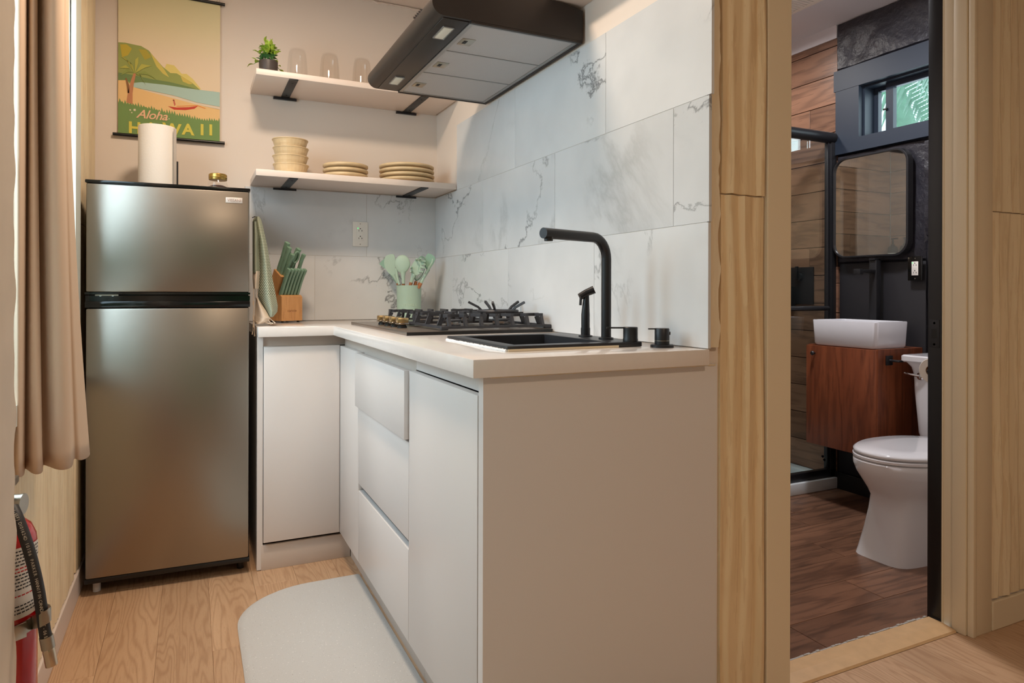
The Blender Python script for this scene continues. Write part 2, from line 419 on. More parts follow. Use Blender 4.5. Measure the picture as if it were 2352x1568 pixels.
# paint ridge where the wall meets the ceiling
random.seed(5)
def ridge(u, v):
    x = -.34+1.43*u; n = noise.noise(Vector((x*28, 1, 3)))+.6*noise.noise(Vector((x*90, 4, 3)))
    return (x, 3.1995-.006*v*(1-v)*4-.0015*abs(n)*(v > .1), 2.4395-v*(.010+.010*max(-.6, n)))
mb = MB().grid(ridge, 240, 5)
build('paint_ridge', mb, CEILP, wb, fix=False)
wr = struct('wall_right', bx((1.104, 1.26, -.05), (1.22, 3.2, 2.44)), PAINT, 'cream wall with white marble tiles above the worktop', 'wall')
def tiles_y(row, ys):
    for a, b in zip(ys, ys[1:]): piece('tile', (1.0955, a, TZ[row][0]), (1.104, b-.0014, TZ[row][1]), MARB, wr, .0006)
build('grout_bed', MB().box((1.0967, 1.240, .918), (1.104, 3.192, 1.5125)).box((1.0967, 1.240, 1.5125), (1.104, 2.896, 1.809)), GROUT, wr, smooth=0)
tiles_y(0, [1.234, 1.731, 2.342, 2.95, 3.192]); tiles_y(1, [1.232, 1.362, 1.975, 2.588, 3.192]); tiles_y(2, [1.224, 1.67, 2.283, 2.897])
struct('wall_bulkhead', bx((.98, 1.45, 1.938), (1.103, 2.56, 2.438)), CEILP, 'cream bulkhead box above the range hood', 'bulkhead')

def slat_panel(parent, axis, a0, a1, z0, z1, face, sgn, mat, pitch=.046, depth=.009, seed=0, flip=False):
    # carved vertical ridges with a slow wobble; axis 0: runs along X facing -Y, axis 1: runs along Y facing +X
    nu = max(8, int((a1-a0)/.0038)); nv = max(6, int((z1-z0)/.035))
    def prof(s):
        f = (s/pitch) % 1.
        if flip: f = 1-f
        return f/.78 if f < .78 else (1-f)/.22
    def f(u, v):
        a = a0+(a1-a0)*u; z = z0+(z1-z0)*v
        wob = .006*math.sin(z*5.3+a*11+seed)+.004*math.sin(z*11.+a*31+seed*2.)
        d = depth*prof(a+wob+5.)*(.72+.28*math.sin(z*3.1+a*40+seed))
        return (a, face+sgn*(.004+d), z) if axis == 0 else (face+sgn*(.004+d), a, z)
    mb = MB().grid(f, nu, nv)
    o0, o1 = (lambda a, z: (a, face, z)) if axis == 0 else (lambda a, z: (face, a, z)), None
    for (p, q) in (((0, 0), (1, 0)), ((1, 0), (1, 1)), ((1, 1), (0, 1)), ((0, 1), (0, 0))):   # edge skirts back to the wall
        n = nu if p[1] == q[1] else nv
        for i in range(n):
            s, t = i/n, (i+1)/n
            A = (p[0]+(q[0]-p[0])*s, p[1]+(q[1]-p[1])*s); B = (p[0]+(q[0]-p[0])*t, p[1]+(q[1]-p[1])*t)
            mb.poly([f(*A), f(*B), o0(a0+(a1-a0)*B[0], z0+(z1-z0)*B[1]), o0(a0+(a1-a0)*A[0], z0+(z1-z0)*A[1])])
    bmesh.ops.remove_doubles(mb.bm, verts=mb.bm.verts, dist=1e-6)
    return build('slat_panel', mb, mat, parent, smooth=50)

# door wall: left and right of the bathroom doorway, lintel above
wf = struct('wall_front', bx((1.104, 1.252, 0), (1.372, 1.26, 2.44)).box((1.22, 1.26, 0), (1.372, 1.388, 2.44)).box((2.158, 1.266, 0), (3.42, 1.388, 2.44)).box((1.372, 1.266, 2.06), (2.158, 1.388, 2.44)),
            PAINT, 'wall around the bathroom doorway clad in carved pine panels', 'wall')
slat_panel(wf, 0, 1.142, 1.280, .0, 1.284, 1.252, -1, SLAT, flip=True, depth=.014, seed=.4)
slat_panel(wf, 0, 1.142, 1.280, 1.288, 2.44, 1.252, -1, SLAT, flip=True, depth=.014, seed=1.7)
slat_panel(wf, 0, 2.252, 3.40, .098, 1.302, 1.266, -1, SLATP, pitch=.05, depth=.010, seed=2.2)
slat_panel(wf, 0, 2.252, 3.40, 1.306, 2.44, 1.266, -1, SLATP, pitch=.05, depth=.010, seed=3.1)
def filler(u, v):                                    # rough filler along the tile edge
    z = .92+1.48*v; n = noise.noise(Vector((z*14, 2, 1)))+.5*noise.noise(Vector((z*45, 7, 1)))
    w_ = .030+.006*n
    if u < .15: return (1.1045, 1.2518-.012*(u/.15), z)
    if u > .9: return (1.1045+w_, 1.2398+.012*(u-.9)/.1, z)
    return (1.1045+w_*(u-.15)/.75, 1.2398+.0025*noise.noise(Vector((z*30, u*6, 5))), z)
mb = MB().grid(filler, 10, 150)
build('filler_strip', mb, TRIMP, wf, fix=False)
struct('trim_1', bx((1.286, 1.236, 0), (1.366, 1.252, 2.13), .002), TRIMP, 'beige door casing left of the bathroom doorway', 'trim')
t2 = struct('trim_2', bx((2.150, 1.345, .0), (2.158, 1.392, 2.06)), TRIMP, 'beige right-hand door jamb and casing with black inner edge', 'trim')
build('jamb_board', bx((2.152, 1.312, 0), (2.1578, 1.352, 2.06), .001), TRIMP, t2)
build('door_stop', bx((2.144, 1.272, 0), (2.1578, 1.314, 2.06), .003), TRIMP, t2)
build('corner_bead', bx((2.150, 1.252, 0), (2.168, 1.272, 2.13), .003), TRIMP, t2)
build('casing', bx((2.166, 1.256, 0), (2.25, 1.266, 2.13), .002), TRIMP, t2)
build('black_jamb_edge', bx((2.148, 1.350, 0), (2.1575, 1.394, 2.06), .001), BLACKP, t2)
sp = build('strike_plate', bx((2.1462, 1.356, .875), (2.1482, 1.388, .965), .0008), BLACKM, t2)
build('latch_hole', bx((2.1457, 1.364, .905), (2.1465, 1.381, .935)), DARKSLOT, sp)
for zz in (.886, .954): build('screw', MB().lathe([(.004, 0), (.003, .001)], (2.1462, 1.372, zz), 10, 'x'), STEELP, sp)
struct('trim_3', bx((1.36, 1.27, 0), (1.372, 1.388, 2.06)), TRIMP, 'beige left-hand jamb board of the bathroom doorway', 'trim')
struct('baseboard_right', bx((2.252, 1.254, 0), (3.40, 1.266, .09), .003), TRIMP, 'beige baseboard below the pine panels right of the doorway', 'baseboard')
th = tag(build('threshold_strip', MB().prism([(1.297, .0), (1.301, .006), (1.34, .012), (1.385, .012), (1.392, .0)], .768, lambda y, z, k: (1.374+k, y, z)), THRESH, smooth=0), 'light oak threshold strip in the bathroom doorway', 'threshold')
mb = MB(); random.seed(8)
for i in range(60):
    x = 1.376+i*.0127
    mb.box((x, 1.389, .0), (x+.0128, 1.3935+random.uniform(0, .003), .0121-random.uniform(0, .004)))
build('sealant_bead', mb, plain('grey_sealant', (176, 172, 166), .6), th, smooth=0)

# left wall with the side window
WX = -.356
wl = struct('wall_left', bx((-.47, 1.31, 0), (WX, 1.38, 2.44)).box((-.47, 1.38, 0), (WX, 2.60, .80)).box((-.47, 1.38, 2.05), (WX, 2.60, 2.44)).box((-.47, 2.60, 0), (WX, 3.2, 2.44)), PAINT, 'left kitchen wall clad in pale pine slats', 'wall')
slat_panel(wl, 1, 1.315, 1.90, .092, .74, WX, 1, SLATP, pitch=.03, depth=.005, seed=.3)
slat_panel(wl, 1, 1.904, 2.66, .092, .74, WX, 1, SLATP, pitch=.03, depth=.005, seed=1.3)
slat_panel(wl, 1, 2.712, 3.19, .092, 1.284, WX, 1, SLATP, pitch=.03, depth=.005, seed=2.3)
slat_panel(wl, 1, 2.712, 3.19, 1.288, 2.43, WX, 1, SLATP, pitch=.03, depth=.005, seed=3.3)
struct('baseboard_left', bx((WX, 1.315, 0), (-.344, 3.19, .088), .003), plain('baseboard_white', (222, 208, 198), .45), 'off-white baseboard along the left slatted wall', 'baseboard')
WINW = plain('window_white', (214, 220, 212), .4)
w1 = struct('window_1', MB().box((-.352, 2.595, .76), (-.338, 2.705, 2.15)).box((-.352, 1.315, .76), (-.338, 1.385, 2.15)).box((-.352, 1.385, 2.045), (-.338, 2.595, 2.15)).box((-.352, 1.385, .76), (-.335, 2.595, .805)), WINW, 'white framed side window behind the curtain', 'window')
build('window_sash', MB().box((-.43, 1.38, .80), (-.40, 1.42, 2.05)).box((-.43, 1.98, .84), (-.40, 2.02, 2.01)).box((-.43, 2.56, .80), (-.40, 2.60, 2.05)).box((-.43, 1.42, .80), (-.40, 2.56, .84)).box((-.43, 1.42, 2.01), (-.40, 2.56, 2.05)), WINW, w1, smooth=0)
build('window_pane', bx((-.417, 1.418, .838), (-.413, 1.982, 2.012)), WINGLASS, w1, smooth=0)
build('window_pane', bx((-.417, 2.018, .838), (-.413, 2.562, 2.012)), WINGLASS, w1, smooth=0)
# wall stub at the nook's near left edge, edge a little out of plumb and chipped
random.seed(11)
def stub_row(z):
    s0 = -.2555+.0095*(1-z/2.44); wv = .0014*math.sin(z*31)+.0012*math.sin(z*67+1)+.0016*noise.noise(Vector((z*22, 0, 7)))
    return [Vector(p) for p in ((-.46, 1.08, z), (s0, 1.08, z), (s0, 1.285, z), (s0+.0004, 1.290+wv*1.5, z), (s0-.001+wv, 1.30, z), (-.46, 1.30, z))]
mb_stub = MB().rings([stub_row(2.44*i/160) for i in range(161)])
struct('wall_stub', mb_stub, STUBP, 'chipped off-white wall end beside the fire extinguisher', 'wall')
struct('wall_living_left', bx((-.47, -3.3, 0), (-.36, .30, 2.44)).box((-.47, .30, 2.12), (-.36, 1.08, 2.44)), PAINT, 'cream side wall of the living area', 'wall')
d1_ = struct('door_2', MB().box((-.45, .30, .0), (-.39, .36, 2.12)).box((-.45, 1.02, .0), (-.39, 1.08, 2.12)).box((-.45, .36, .0), (-.39, 1.02, .12)).box((-.45, .36, 2.04), (-.39, 1.02, 2.12)), WINW, 'white framed glass garden door beside the kitchen nook', 'door')
build('door_pane', bx((-.422, .355, .115), (-.418, 1.025, 2.045)), WINGLASS, d1_, smooth=0)
struct('wall_living_right', bx((3.42, -3.3, 0), (3.5, 1.3, 2.44)), PAINT, 'cream right side wall of the living area', 'wall')
struct('wall_rear', bx((-.47, -3.4, 0), (-.26, -3.3, 2.44)).box((1.2, -3.4, 0), (3.5, -3.3, 2.44)).box((-.26, -3.4, 0), (1.2, -3.3, .35)).box((-.26, -3.4, 2.2), (1.2, -3.3, 2.44)), PAINT, 'cream rear wall with a wide garden window', 'wall')
w3 = struct('window_3', MB().box((-.26, -3.37, .35), (-.21, -3.31, 2.2)).box((1.15, -3.37, .35), (1.2, -3.31, 2.2)).box((-.21, -3.37, .35), (1.15, -3.31, .40)).box((-.21, -3.37, 2.15), (1.15, -3.31, 2.2)), WINW, 'wide garden window in the rear wall', 'window')
build('window_pane', bx((-.22, -3.342, .39), (1.16, -3.338, 2.16)), WINGLASS, w3, smooth=0)
random.seed(21)
def hedge(u, v):
    x = -4+8*u; z = 3.2*v
    return (x, -5.2+.5*noise.noise(Vector((x*1.7, z*1.7, 3)))+.25*noise.noise(Vector((x*5, z*5, 9))), z*(.8+.35*noise.noise(Vector((x, 1, 2))))-.1)
mbh = MB().grid(hedge, 90, 40); mbh.poly([(-4, -6, -.1), (4, -6, -.1), (4, -5.2, -.1), (-4, -5.2, -.1)])
gh = tag(build('garden_hedge', mbh, HEDGE), 'tall green garden hedge outside the rear window', 'hedge')
g2 = dup(gh, label='tall green garden hedge outside the side window and door'); g2.rotation_euler = (0, 0, R(-90)); g2.location = (-2.6, 1.2, -.1)

# bathroom shell
BX = 3.15
wbr = struct('wall_bathroom_right', bx((3.17, 1.36, -.05), (3.31, 1.72, 2.52)).box((3.17, 1.72, -.05), (3.31, 2.41, 1.85)).box((3.17, 1.72, 2.135), (3.31, 2.41, 2.52)).box((3.17, 2.41, -.05), (3.31, 3.30, 2.52)),
             BLACKW, 'black stone and wood tile wall of the bathroom', 'wall')
def stone(y0, y1, z0, z1, seed, amp=.022, base=3.146):
    nu, nv = max(4, int((y1-y0)/.011)), max(4, int((z1-z0)/.011))
    def f(u, v):
        y = y0+(y1-y0)*u; z = z0+(z1-z0)*v
        p = Vector((y*6, z*6, seed))
        e = min(1., min(u*nu, (1-u)*nu, v*nv, (1-v)*nv)/1.0)
        h = noise.fractal(p, .9, 2.2, 5)*.55+abs(noise.noise(Vector((y*3+z*2.2, z*3-y, seed+4))))*.6
        return (base+.012-amp*max(-.5, min(1., h))*e if e > 0 else 3.171, y, z)
    return build('stone_panel', MB().grid(f, nu, nv), SLATE, wbr, smooth=25)
stone(1.40, 2.555, 2.245, 2.502, 1.); stone(1.40, 2.075, 1.315, 1.785, 2.); stone(1.40, 2.055, .9, 1.309, 3.); stone(2.055, 2.55, 1.205, 1.79, 4., .015); stone(1.40, 2.05, .05, .896, 5.)
build('smooth_panel', bx((3.152, 2.056, .09), (3.171, 2.528, 1.203), .001), BLACKW, wbr)
for i, (a, b) in enumerate(((.75, .94), (.945, 1.10), (1.103, 1.19))): build('tile_edge', bx((3.146, 2.533, a), (3.171, 2.551, b)), WALN, wbr, smooth=0)
struct('baseboard_bathroom', bx((3.138, 1.40, 0), (3.152, 2.555, .088), .002), BLACKP, 'glossy black baseboard of the bathroom', 'baseboard')
random.seed(9)
def planks_wall(parent, axis, fixed, sgn, a0, a1, z0, z1, mat, name='plank_tile'):
    r = 0; z = z0
    while z < z1-.03:
        zz = min(z+.1535, z1); off = random.choice((.12, .3, .48, .66, .82))
        e = [a0]; q = a0-.9+off
        while q < a1:
            if q > a0+.03: e.append(q)
            q += .6
        e.append(a1)
        for a, b in zip(e, e[1:]):
            if b-a < .01: continue
            lo, hi = ((fixed, a, z), (fixed+.009, b-.0022, zz-.002)) if axis == 1 else ((a, fixed, z), (b-.0022, fixed+.009, zz-.002))
            piece(name, lo, hi, mat, parent, .0008)
        z += .1555; r += 1
planks_wall(wbr, 1, 3.161, -1, 2.553, 3.24, .06, 2.432, WALN)
build('ragged_plaster_strip', bx((3.155, 2.553, 2.43), (3.17, 3.25, 2.50)), PAINTW, wbr, smooth=0)
wsb = struct('wall_shower_back', bx((1.52, 3.26, -.05), (3.17, 3.36, 2.52)), GROUT, 'wood tiled back wall of the shower', 'wall')
planks_wall(wsb, 0, 3.251, -1, 1.63, 3.16, .06, 2.45, WALNX)
wsl = struct('wall_shower_left', bx((1.52, 2.50, -.05), (1.62, 3.26, 2.52)), GROUT, 'wood tiled left wall of the shower', 'wall')
planks_wall(wsl, 1, 1.62, 1, 2.50, 3.25, .06, 2.45, WALN)
struct('wall_bathroom_left', bx((1.22, 2.50, -.05), (1.52, 2.62, 2.52)), PAINTW, 'white partition beside the shower', 'wall')

# bathroom window
w2 = struct('window_2', MB().box((3.136, 1.66, 2.130), (3.172, 2.555, 2.24)).box((3.136, 1.66, 1.79), (3.172, 2.548, 1.862)).box((3.138, 2.405, 1.862), (3.172, 2.545, 2.130)), NAVY, 'small black framed sliding window above the mirror', 'window')
build('window_lining', MB().box((3.172, 2.395, 1.85), (3.30, 2.412, 2.135)).box((3.172, 1.72, 2.12), (3.30, 2.395, 2.136)).box((3.172, 1.72, 1.848), (3.30, 2.395, 1.862)), NAVY, w2, smooth=0)
build('fixed_sash', MB().box((3.245, 2.372, 1.862), (3.272, 2.395, 2.12)).box((3.245, 2.30, 2.10), (3.272, 2.372, 2.12)).box((3.245, 2.30, 1.862), (3.272, 2.372, 1.882)), NAVY, w2, smooth=0)
ss = build('sliding_sash', MB().box((3.215, 2.268, 1.862), (3.242, 2.308, 2.12)).box((3.215, 2.030, 1.885), (3.242, 2.064, 2.095)).box((3.215, 1.72, 2.095), (3.242, 2.268, 2.12)).box((3.215, 1.72, 1.862), (3.242, 2.268, 1.885)).box((3.215, 1.72, 1.885), (3.242, 1.75, 2.095)), NAVY, w2, smooth=0)
build('latch', bx((3.205, 2.296, 1.985), (3.216, 2.318, 1.995), .002), BLACKP, ss)
build('window_pane', bx((3.257, 2.308, 1.88), (3.260, 2.374, 2.102)), WINGLASS, w2, smooth=0)
build('window_pane', bx((3.227, 2.062, 1.883), (3.230, 2.270, 2.097)), WINGLASS, w2, smooth=0)
build('window_pane', bx((3.227, 1.748, 1.883), (3.230, 2.032, 2.097)), WINGLASS, w2, smooth=0)
# palm outside
random.seed(31)
pt = thing('palm_tree', 'palm tree with arching green fronds outside the bathroom window', 'tree', (5.6, 4.6, -.2))
def frond(base, tip, sag, ln, seed):
    random.seed(seed); mb = MB(); base = Vector(base); tip = Vector(tip)
    def P(t): return base.lerp(tip, t)+Vector((0, 0, sag*4*t*(1-t)))
    mb.tube([P(i/16) for i in range(17)], [.022*(1-i/20) for i in range(17)], 5)
    for i in range(3, 110):
        t = i/110; p = P(t); d = (P(min(1, t+.02))-P(t-.02)).normalized()
        sd = d.cross(Vector((0, 0, 1))).normalized()
        for sg in (-1, 1):
            L = ln*math.sin(PI*(.12+.85*t))**.6*random.uniform(.85, 1.1)
            q = p+(sd*sg*.72+d*.55+Vector((0, 0, .12))).normalized()*L*.5
            e = q+(sd*sg*.5+d*.5+Vector((0, 0, -.55))).normalized()*L*.5
            wv = d*.5+Vector((0, 0, .3)); wv = wv.normalized()*.019
            mb.poly([p-wv, q-wv*1.3, e, q+wv*1.3, p+wv])
    return build('frond', mb, PALMG, pt, fix=False, smooth=0)
build('trunk', MB().tube([(5.6, 4.6, -.2), (5.63, 4.62, 1.2), (5.55, 4.6, 2.6), (5.5, 4.55, 3.7)], [.16, .13, .12, .13], 12), TRUNKM, pt)
for i, (tp, sg_) in enumerate((((4.35, 2.55, 2.1), .55), ((4.1, 3.05, 2.5), .6), ((4.7, 3.0, 2.25), .6), ((4.9, 2.7, 2.7), .5), ((4.6, 3.6, 2.3), .5), ((5.1, 3.3, 2.0), .5), ((5.9, 3.2, 2.9), .5), ((6.6, 4.0, 3.2), .5), ((4.2, 4.6, 2.6), .5))):
    frond((5.5, 4.55, 3.65), tp, sg_, .62, 40+i)

# ------------------------------------------------------------------ worktop and cabinets
ZC = .917
xs = [.226, .50, .664, .925, 1.0953]; ys = [1.228, 1.392, 1.722, 2.657, 3.191]
def keep(x, y):
    if x < .50 and y < 2.657: return False
    return not (.664 < x < .925 and 1.392 < y < 1.722)
tag(build('worktop', MB().cells(xs, ys, keep, .880, ZC, .0018), QUARTZ), 'L-shaped cream quartz worktop over the white cabinets', 'worktop')
# cabinet beside the fridge
cb = thing('base_cabinet', 'white base cabinet with one door beside the refrigerator', 'cabinet', (.39, 2.95, 0))
build('carcass', MB().box((.247, 2.722, .095), (.60, 3.18, .8795)).box((.226, 2.700, .003), (.2465, 3.18, .8795)), LAM, cb, smooth=0)
build('door', bx((.2485, 2.685, .107), (.529, 2.703, .841), .0012), LAM, cb)
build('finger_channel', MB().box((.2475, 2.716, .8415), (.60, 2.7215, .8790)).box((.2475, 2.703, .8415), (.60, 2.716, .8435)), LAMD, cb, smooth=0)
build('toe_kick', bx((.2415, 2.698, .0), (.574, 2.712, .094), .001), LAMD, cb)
# peninsula: drawer unit
cdw = thing('drawer_cabinet', 'white drawer unit with three handleless drawers below the cooktop', 'cabinet', (.80, 2.2, 0))
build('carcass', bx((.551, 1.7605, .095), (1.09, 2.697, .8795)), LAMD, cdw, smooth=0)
build('filler_panel', bx((.530, 2.3625, .107), (.5505, 2.6845, .838), .001), LAM, cdw)
def fr(parent, name, y0, y1, z0, z1, x=.530, t=.019): return build(name, bx((x, y0, z0), (x+t, y1, z1), .0012), LAM, parent)
fr(cdw, 'drawer_front', 1.760, 2.360, .653, .838, .517)
fr(cdw, 'drawer_front', 1.760, 2.360, .381, .645)
fr(cdw, 'drawer_front', 1.760, 2.360, .108, .357)
CHANM = plain('channel_grey', (84, 86, 88), .4, .5)
for za, zb in ((.640, .658), (.350, .388)): build('grip_channel', bx((.5492, 1.7605, za), (.5512, 2.361, zb)), CHANM, cdw, smooth=0)
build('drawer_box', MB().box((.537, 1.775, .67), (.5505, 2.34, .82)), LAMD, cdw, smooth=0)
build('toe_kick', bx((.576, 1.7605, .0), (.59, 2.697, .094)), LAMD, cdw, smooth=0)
# peninsula: sink unit
cs = thing('sink_cabinet', 'white sink cabinet with one door and a plain end panel', 'cabinet', (.80, 1.5, 0))
build('carcass', bx((.551, 1.2755, .095), (1.09, 1.7595, .72)), LAMD, cs, smooth=0)
build('front_rail', bx((.551, 1.2755, .84), (.57, 1.7595, .8795)), LAM, cs, smooth=0); build('back_rail', bx((1.005, 1.2755, .72), (1.09, 1.7595, .8795)), LAM, cs, smooth=0)
build('end_panel', MB().cells([.530, 1.094, 1.102, 1.136], [1.248, 1.2515, 1.272], lambda x, y: x < 1.1015 or y < 1.2515, .0, .8795), LAM, cs, smooth=0)
fr(cs, 'door', 1.2785, 1.7575, .108, .838)
build('toe_kick', bx((.576, 1.2725, .0), (.59, 1.7595, .094)), LAMD, cs, smooth=0)
mb = MB(); random.seed(14)
mb.tube([(.545+i*.0059, 1.2474, .8780-random.uniform(0, .0010)) for i in range(100)], [random.uniform(.0009, .0022) for i in range(100)], 6)
build('sealant_line', mb, TRIMP, cs)

# ------------------------------------------------------------------ refrigerator
fr_ = thing('refrigerator', 'brushed steel top-freezer refrigerator with black trim', 'refrigerator', (-.327, 2.708, 0), R(-2.3))
FW_, FD, FH = .527, .43, 1.432
build('body', bx((.004, .052, .035), (FW_-.004, FD, FH-.012), .004), BLACKP, fr_, True)
def fdoor(z0, z1):
    d = build('door', bx((.003, .003, z0), (FW_-.003, .05, z1), .006), STEEL, fr_, True)
    return d
d1 = fdoor(1.046, 1.4205); d2 = fdoor(.062, .990)
build('top_trim', bx((0, .0, 1.4205), (FW_, .052, FH), .003), GLOSSK, d1, True)
build('door_seal', bx((.012, .0425, .060), (FW_-.012, .0528, 1.42), .001), BLACKP, fr_, True)
build('lower_trim', bx((0, .0005, .992), (FW_, .05, 1.0145), .003), GLOSSK, d2, True)
build('handle_recess', MB().box((.0, .016, 1.0145), (FW_, .05, 1.034)).box((0, .002, 1.038), (FW_, .05, 1.0455)), GLOSSK, fr_, True, smooth=0)
build('hinge', MB().box((.03, .006, 1.0335), (.10, .03, 1.0378)), STEELP, fr_, True, smooth=0)
for xx in (.046, .083): build('hinge_bolt', MB().lathe([(.0045, 0), (.0045, .003), (.002, .0035)], (xx, .0062, 1.0355), 10, 'y'), CHROME, fr_, True)
build('bottom_trim', bx((0, .004, .045), (FW_, .05, .062), .002), BLACKP, d2, True)
FOOTW = plain('foot_white', (205, 200, 196), .5)
for xx, yy, fm in ((.03, .055, FOOTW), (FW_-.03, .075, BLACKP), (.03, .38, BLACKP), (FW_-.03, .38, BLACKP)):
    build('foot', MB().lathe([(.0125, 0), (.0125, .036)], (xx, yy, .001), 16), fm, fr_, True)
bd = build('badge', bx((.443, .0008, 1.375), (.500, .0035, 1.395), .001), plain('badge_silver', (214, 204, 196), .3, .4), d1, True)
build('lettering', MB().text('VISSANI', .0135, lambda x, y, z: (.4715+x, .0006-z, 1.3802+y), .0003), plain('badge_print', (150, 126, 116), .5), bd, True)

# paper towel roll on its holder, on the refrigerator
ph = thing('paper_towel_holder', 'black paper towel holder with side rod on top of the refrigerator', 'holder', (-.118, 2.97, 1.421))
build('base_plate', MB().lathe([(.07, 0), (.072, .003), (.07, .008), (.02, .009)], (-.118, 2.97, 1.421), 32), BLACKM, ph)
build('post', MB().tube([(-.118, 2.97, 1.43), (-.118, 2.97, 1.695)], .006, 10).lathe([(.0, 1.692), (.011, 1.694), (.011, 1.700), (.0, 1.702)], (-.118, 2.97, 0), 16), BLACKM, ph)
build('side_rod', MB().tube([(-.048, 2.972, 1.428), (-.048, 2.972, 1.56)], .003, 8), BLACKM, ph)
pr_ = tag(build('paper_towel_roll', MB().lathe([(.0105, .0), (.064, .0), (.0665, .002), (.0665, .253), (.064, .256), (.0105, .256), (.0105, .0)], (-.118, 2.97, 1.431), 48, cap0=False, cap1=False), PAPER), 'white paper towel roll standing on the refrigerator', 'paper towel')
def flap(u, v):
    t = -.35-.55*u; r = .0668+.006*u
    return (-.118+r*math.cos(t)+.012*u*u, 2.97+r*math.sin(t), 1.434+.244*v)
build('loose_sheet', MB().grid(flap, 8, 4), PAPER, pr_, fix=False)
# coffee jar
jr = thing('coffee_jar', 'small glass jar of dark grounds with gold screw lid on the refrigerator', 'jar', (.094, 2.84, 1.421))
JC = (.094, 2.84, 1.421)
build('glass_body', MB().lathe([(.02, .001), (.033, .002), (.036, .008), (.036, .036), (.033, .048), (.029, .054), (.029, .06)], JC, 28, cap1=False), GLASS, jr)
build('grounds', MB().lathe([(.02, .004), (.032, .004), (.0345, .01), (.0345, .03), (.02, .036), (.0, .034)], JC, 24), COFFEE, jr)
build('lid', MB().lathe([(.032, .056), (.033, .058), (.0325, .064), (.0335, .066), (.0325, .071), (.0332, .073), (.032, .078), (.029, .080), (.0, .0795)], JC, 32), GOLD, jr)

# ------------------------------------------------------------------ poster
ps = thing('wall_poster', 'Hawaii travel poster with black hanging rods on the back wall', 'poster', (-.078, 3.19, 1.69))
PW, PX0, PZ0, PY = .383, -.270, 1.695, 3.189
KP = PW/812.
def pp(x, y, k=0):                   # drawing units of the print -> wall
    u = (x-945)/812.
    return (PX0+(x-945)*KP, PY-.0012-.00025*k, PZ0+(1070+55*u-y)*KP)
build('sheet', bx((PX0, PY-.001, PZ0), (PX0+PW, PY, PZ0+.60)), print_sky(), ps, smooth=0)
def art(name, pts, c, k): return build(name, MB().poly([pp(x, y, k) for x, y in pts]), pc(name, c), ps, smooth=0, fix=False)
art('print_far_hills', [(1240, 640), (1320, 440), (1380, 450), (1440, 520), (1480, 518), (1530, 560), (1600, 650)], (222, 204, 120), 1)
art('print_mountain', [(946, 640), (946, 283), (1000, 282), (1060, 292), (1120, 300), (1180, 335), (1230, 400), (1290, 470), (1350, 520), (1400, 520), (1470, 560), (1530, 600), (1590, 655), (1400, 640), (1200, 625)], (150, 160, 88), 2)
art('print_ridge_light', [(960, 300), (1010, 295), (1050, 330), (1020, 390), (975, 410)], (190, 170, 60), 3)
art('print_ridge_light', [(1100, 330), (1160, 330), (1200, 390), (1150, 420)], (176, 162, 62), 3)
art('print_ridge_light', [(1190, 350), (1240, 410), (1300, 490), (1340, 560), (1290, 530), (1240, 470)], (206, 190, 96), 3)
art('print_ridge_light', [(1430, 540), (1470, 560), (1530, 605), (1500, 610), (1450, 590)], (206, 184, 92), 3)
art('print_shore_trees', [(946, 610), (946, 545), (1060, 560), (1200, 585), (1340, 600), (1460, 625), (1560, 648), (1300, 650), (1100, 625)], (112, 136, 84), 4)
art('print_sea', [(1000, 640), (1120, 618), (1300, 628), (1500, 650), (1755, 668), (1755, 800), (1560, 770), (1380, 720), (1180, 685), (1060, 665)], (172, 198, 188), 5)
art('print_surf', [(1060, 668), (1180, 688), (1380, 725), (1560, 775), (1755, 805), (1755, 825), (1560, 790), (1350, 738), (1180, 698)], (222, 206, 184), 6)
art('print_sand', [(946, 612), (1010, 608), (1050, 660), (1180, 698), (1350, 738), (1560, 790), (1755, 828), (1755, 960), (1500, 950), (1300, 900), (1120, 860), (946, 800)], (232, 192, 132), 7)
random.seed(2)
gr = [(946, 1066), (946, 792)]
for i in range(40):
    x = 946+i*20.3; y0 = 795+i*4.2 if i < 30 else 921+(i-30)*1.
    gr += [(x+4, y0+random.uniform(0, 12)), (x+11, y0-random.uniform(6, 30))]
gr += [(1755, 930), (1755, 1122)]
art('print_foreground', gr, (116, 146, 84), 8)
art('print_trunk', [(1008, 800), (1022, 700), (1040, 620), (1062, 545), (1082, 545), (1066, 630), (1056, 720), (1056, 815)], (190, 130, 92), 9)
art('print_trunk', [(1010, 660), (1000, 590), (1010, 590), (1030, 650), (1030, 720), (1016, 720)], (140, 98, 60), 9)
for tx, ty, bw in ((960, 400, 30), (955, 505, 24), (1010, 440, 26), (1100, 398, 26), (1200, 470, 28), (1245, 590, 28), (1155, 640, 24), (965, 570, 20)):
    cx_, cy_ = 1072, 545; mx, my = (cx_+tx)/2, (cy_+ty)/2-38
    art('print_palm_leaf', [(cx_, cy_), (mx-bw*.4, my-bw*.4), (tx, ty), (mx+bw*.5, my+bw*.7)], (182, 180, 84) if ty < 560 else (140, 154, 78), 10+(tx % 97)/40.)
art('print_canoe', [(1330, 818), (1400, 826), (1500, 818), (1575, 802), (1545, 830), (1470, 846), (1380, 846)], (196, 66, 48), 9)
art('print_outrigger', [(1400, 812), (1570, 796), (1640, 822), (1630, 826), (1568, 803), (1400, 818)], (226, 140, 70), 10)
art('print_figure', [(1372, 760), (1384, 764), (1392, 800), (1384, 815), (1376, 790)], (206, 110, 90), 10)
art('print_figure', [(1368, 764), (1374, 754), (1384, 758), (1380, 770)], (206, 110, 90), 10)
art('print_sailboat', [(1688, 662), (1694, 630), (1697, 655), (1710, 662)], (226, 210, 190), 9)
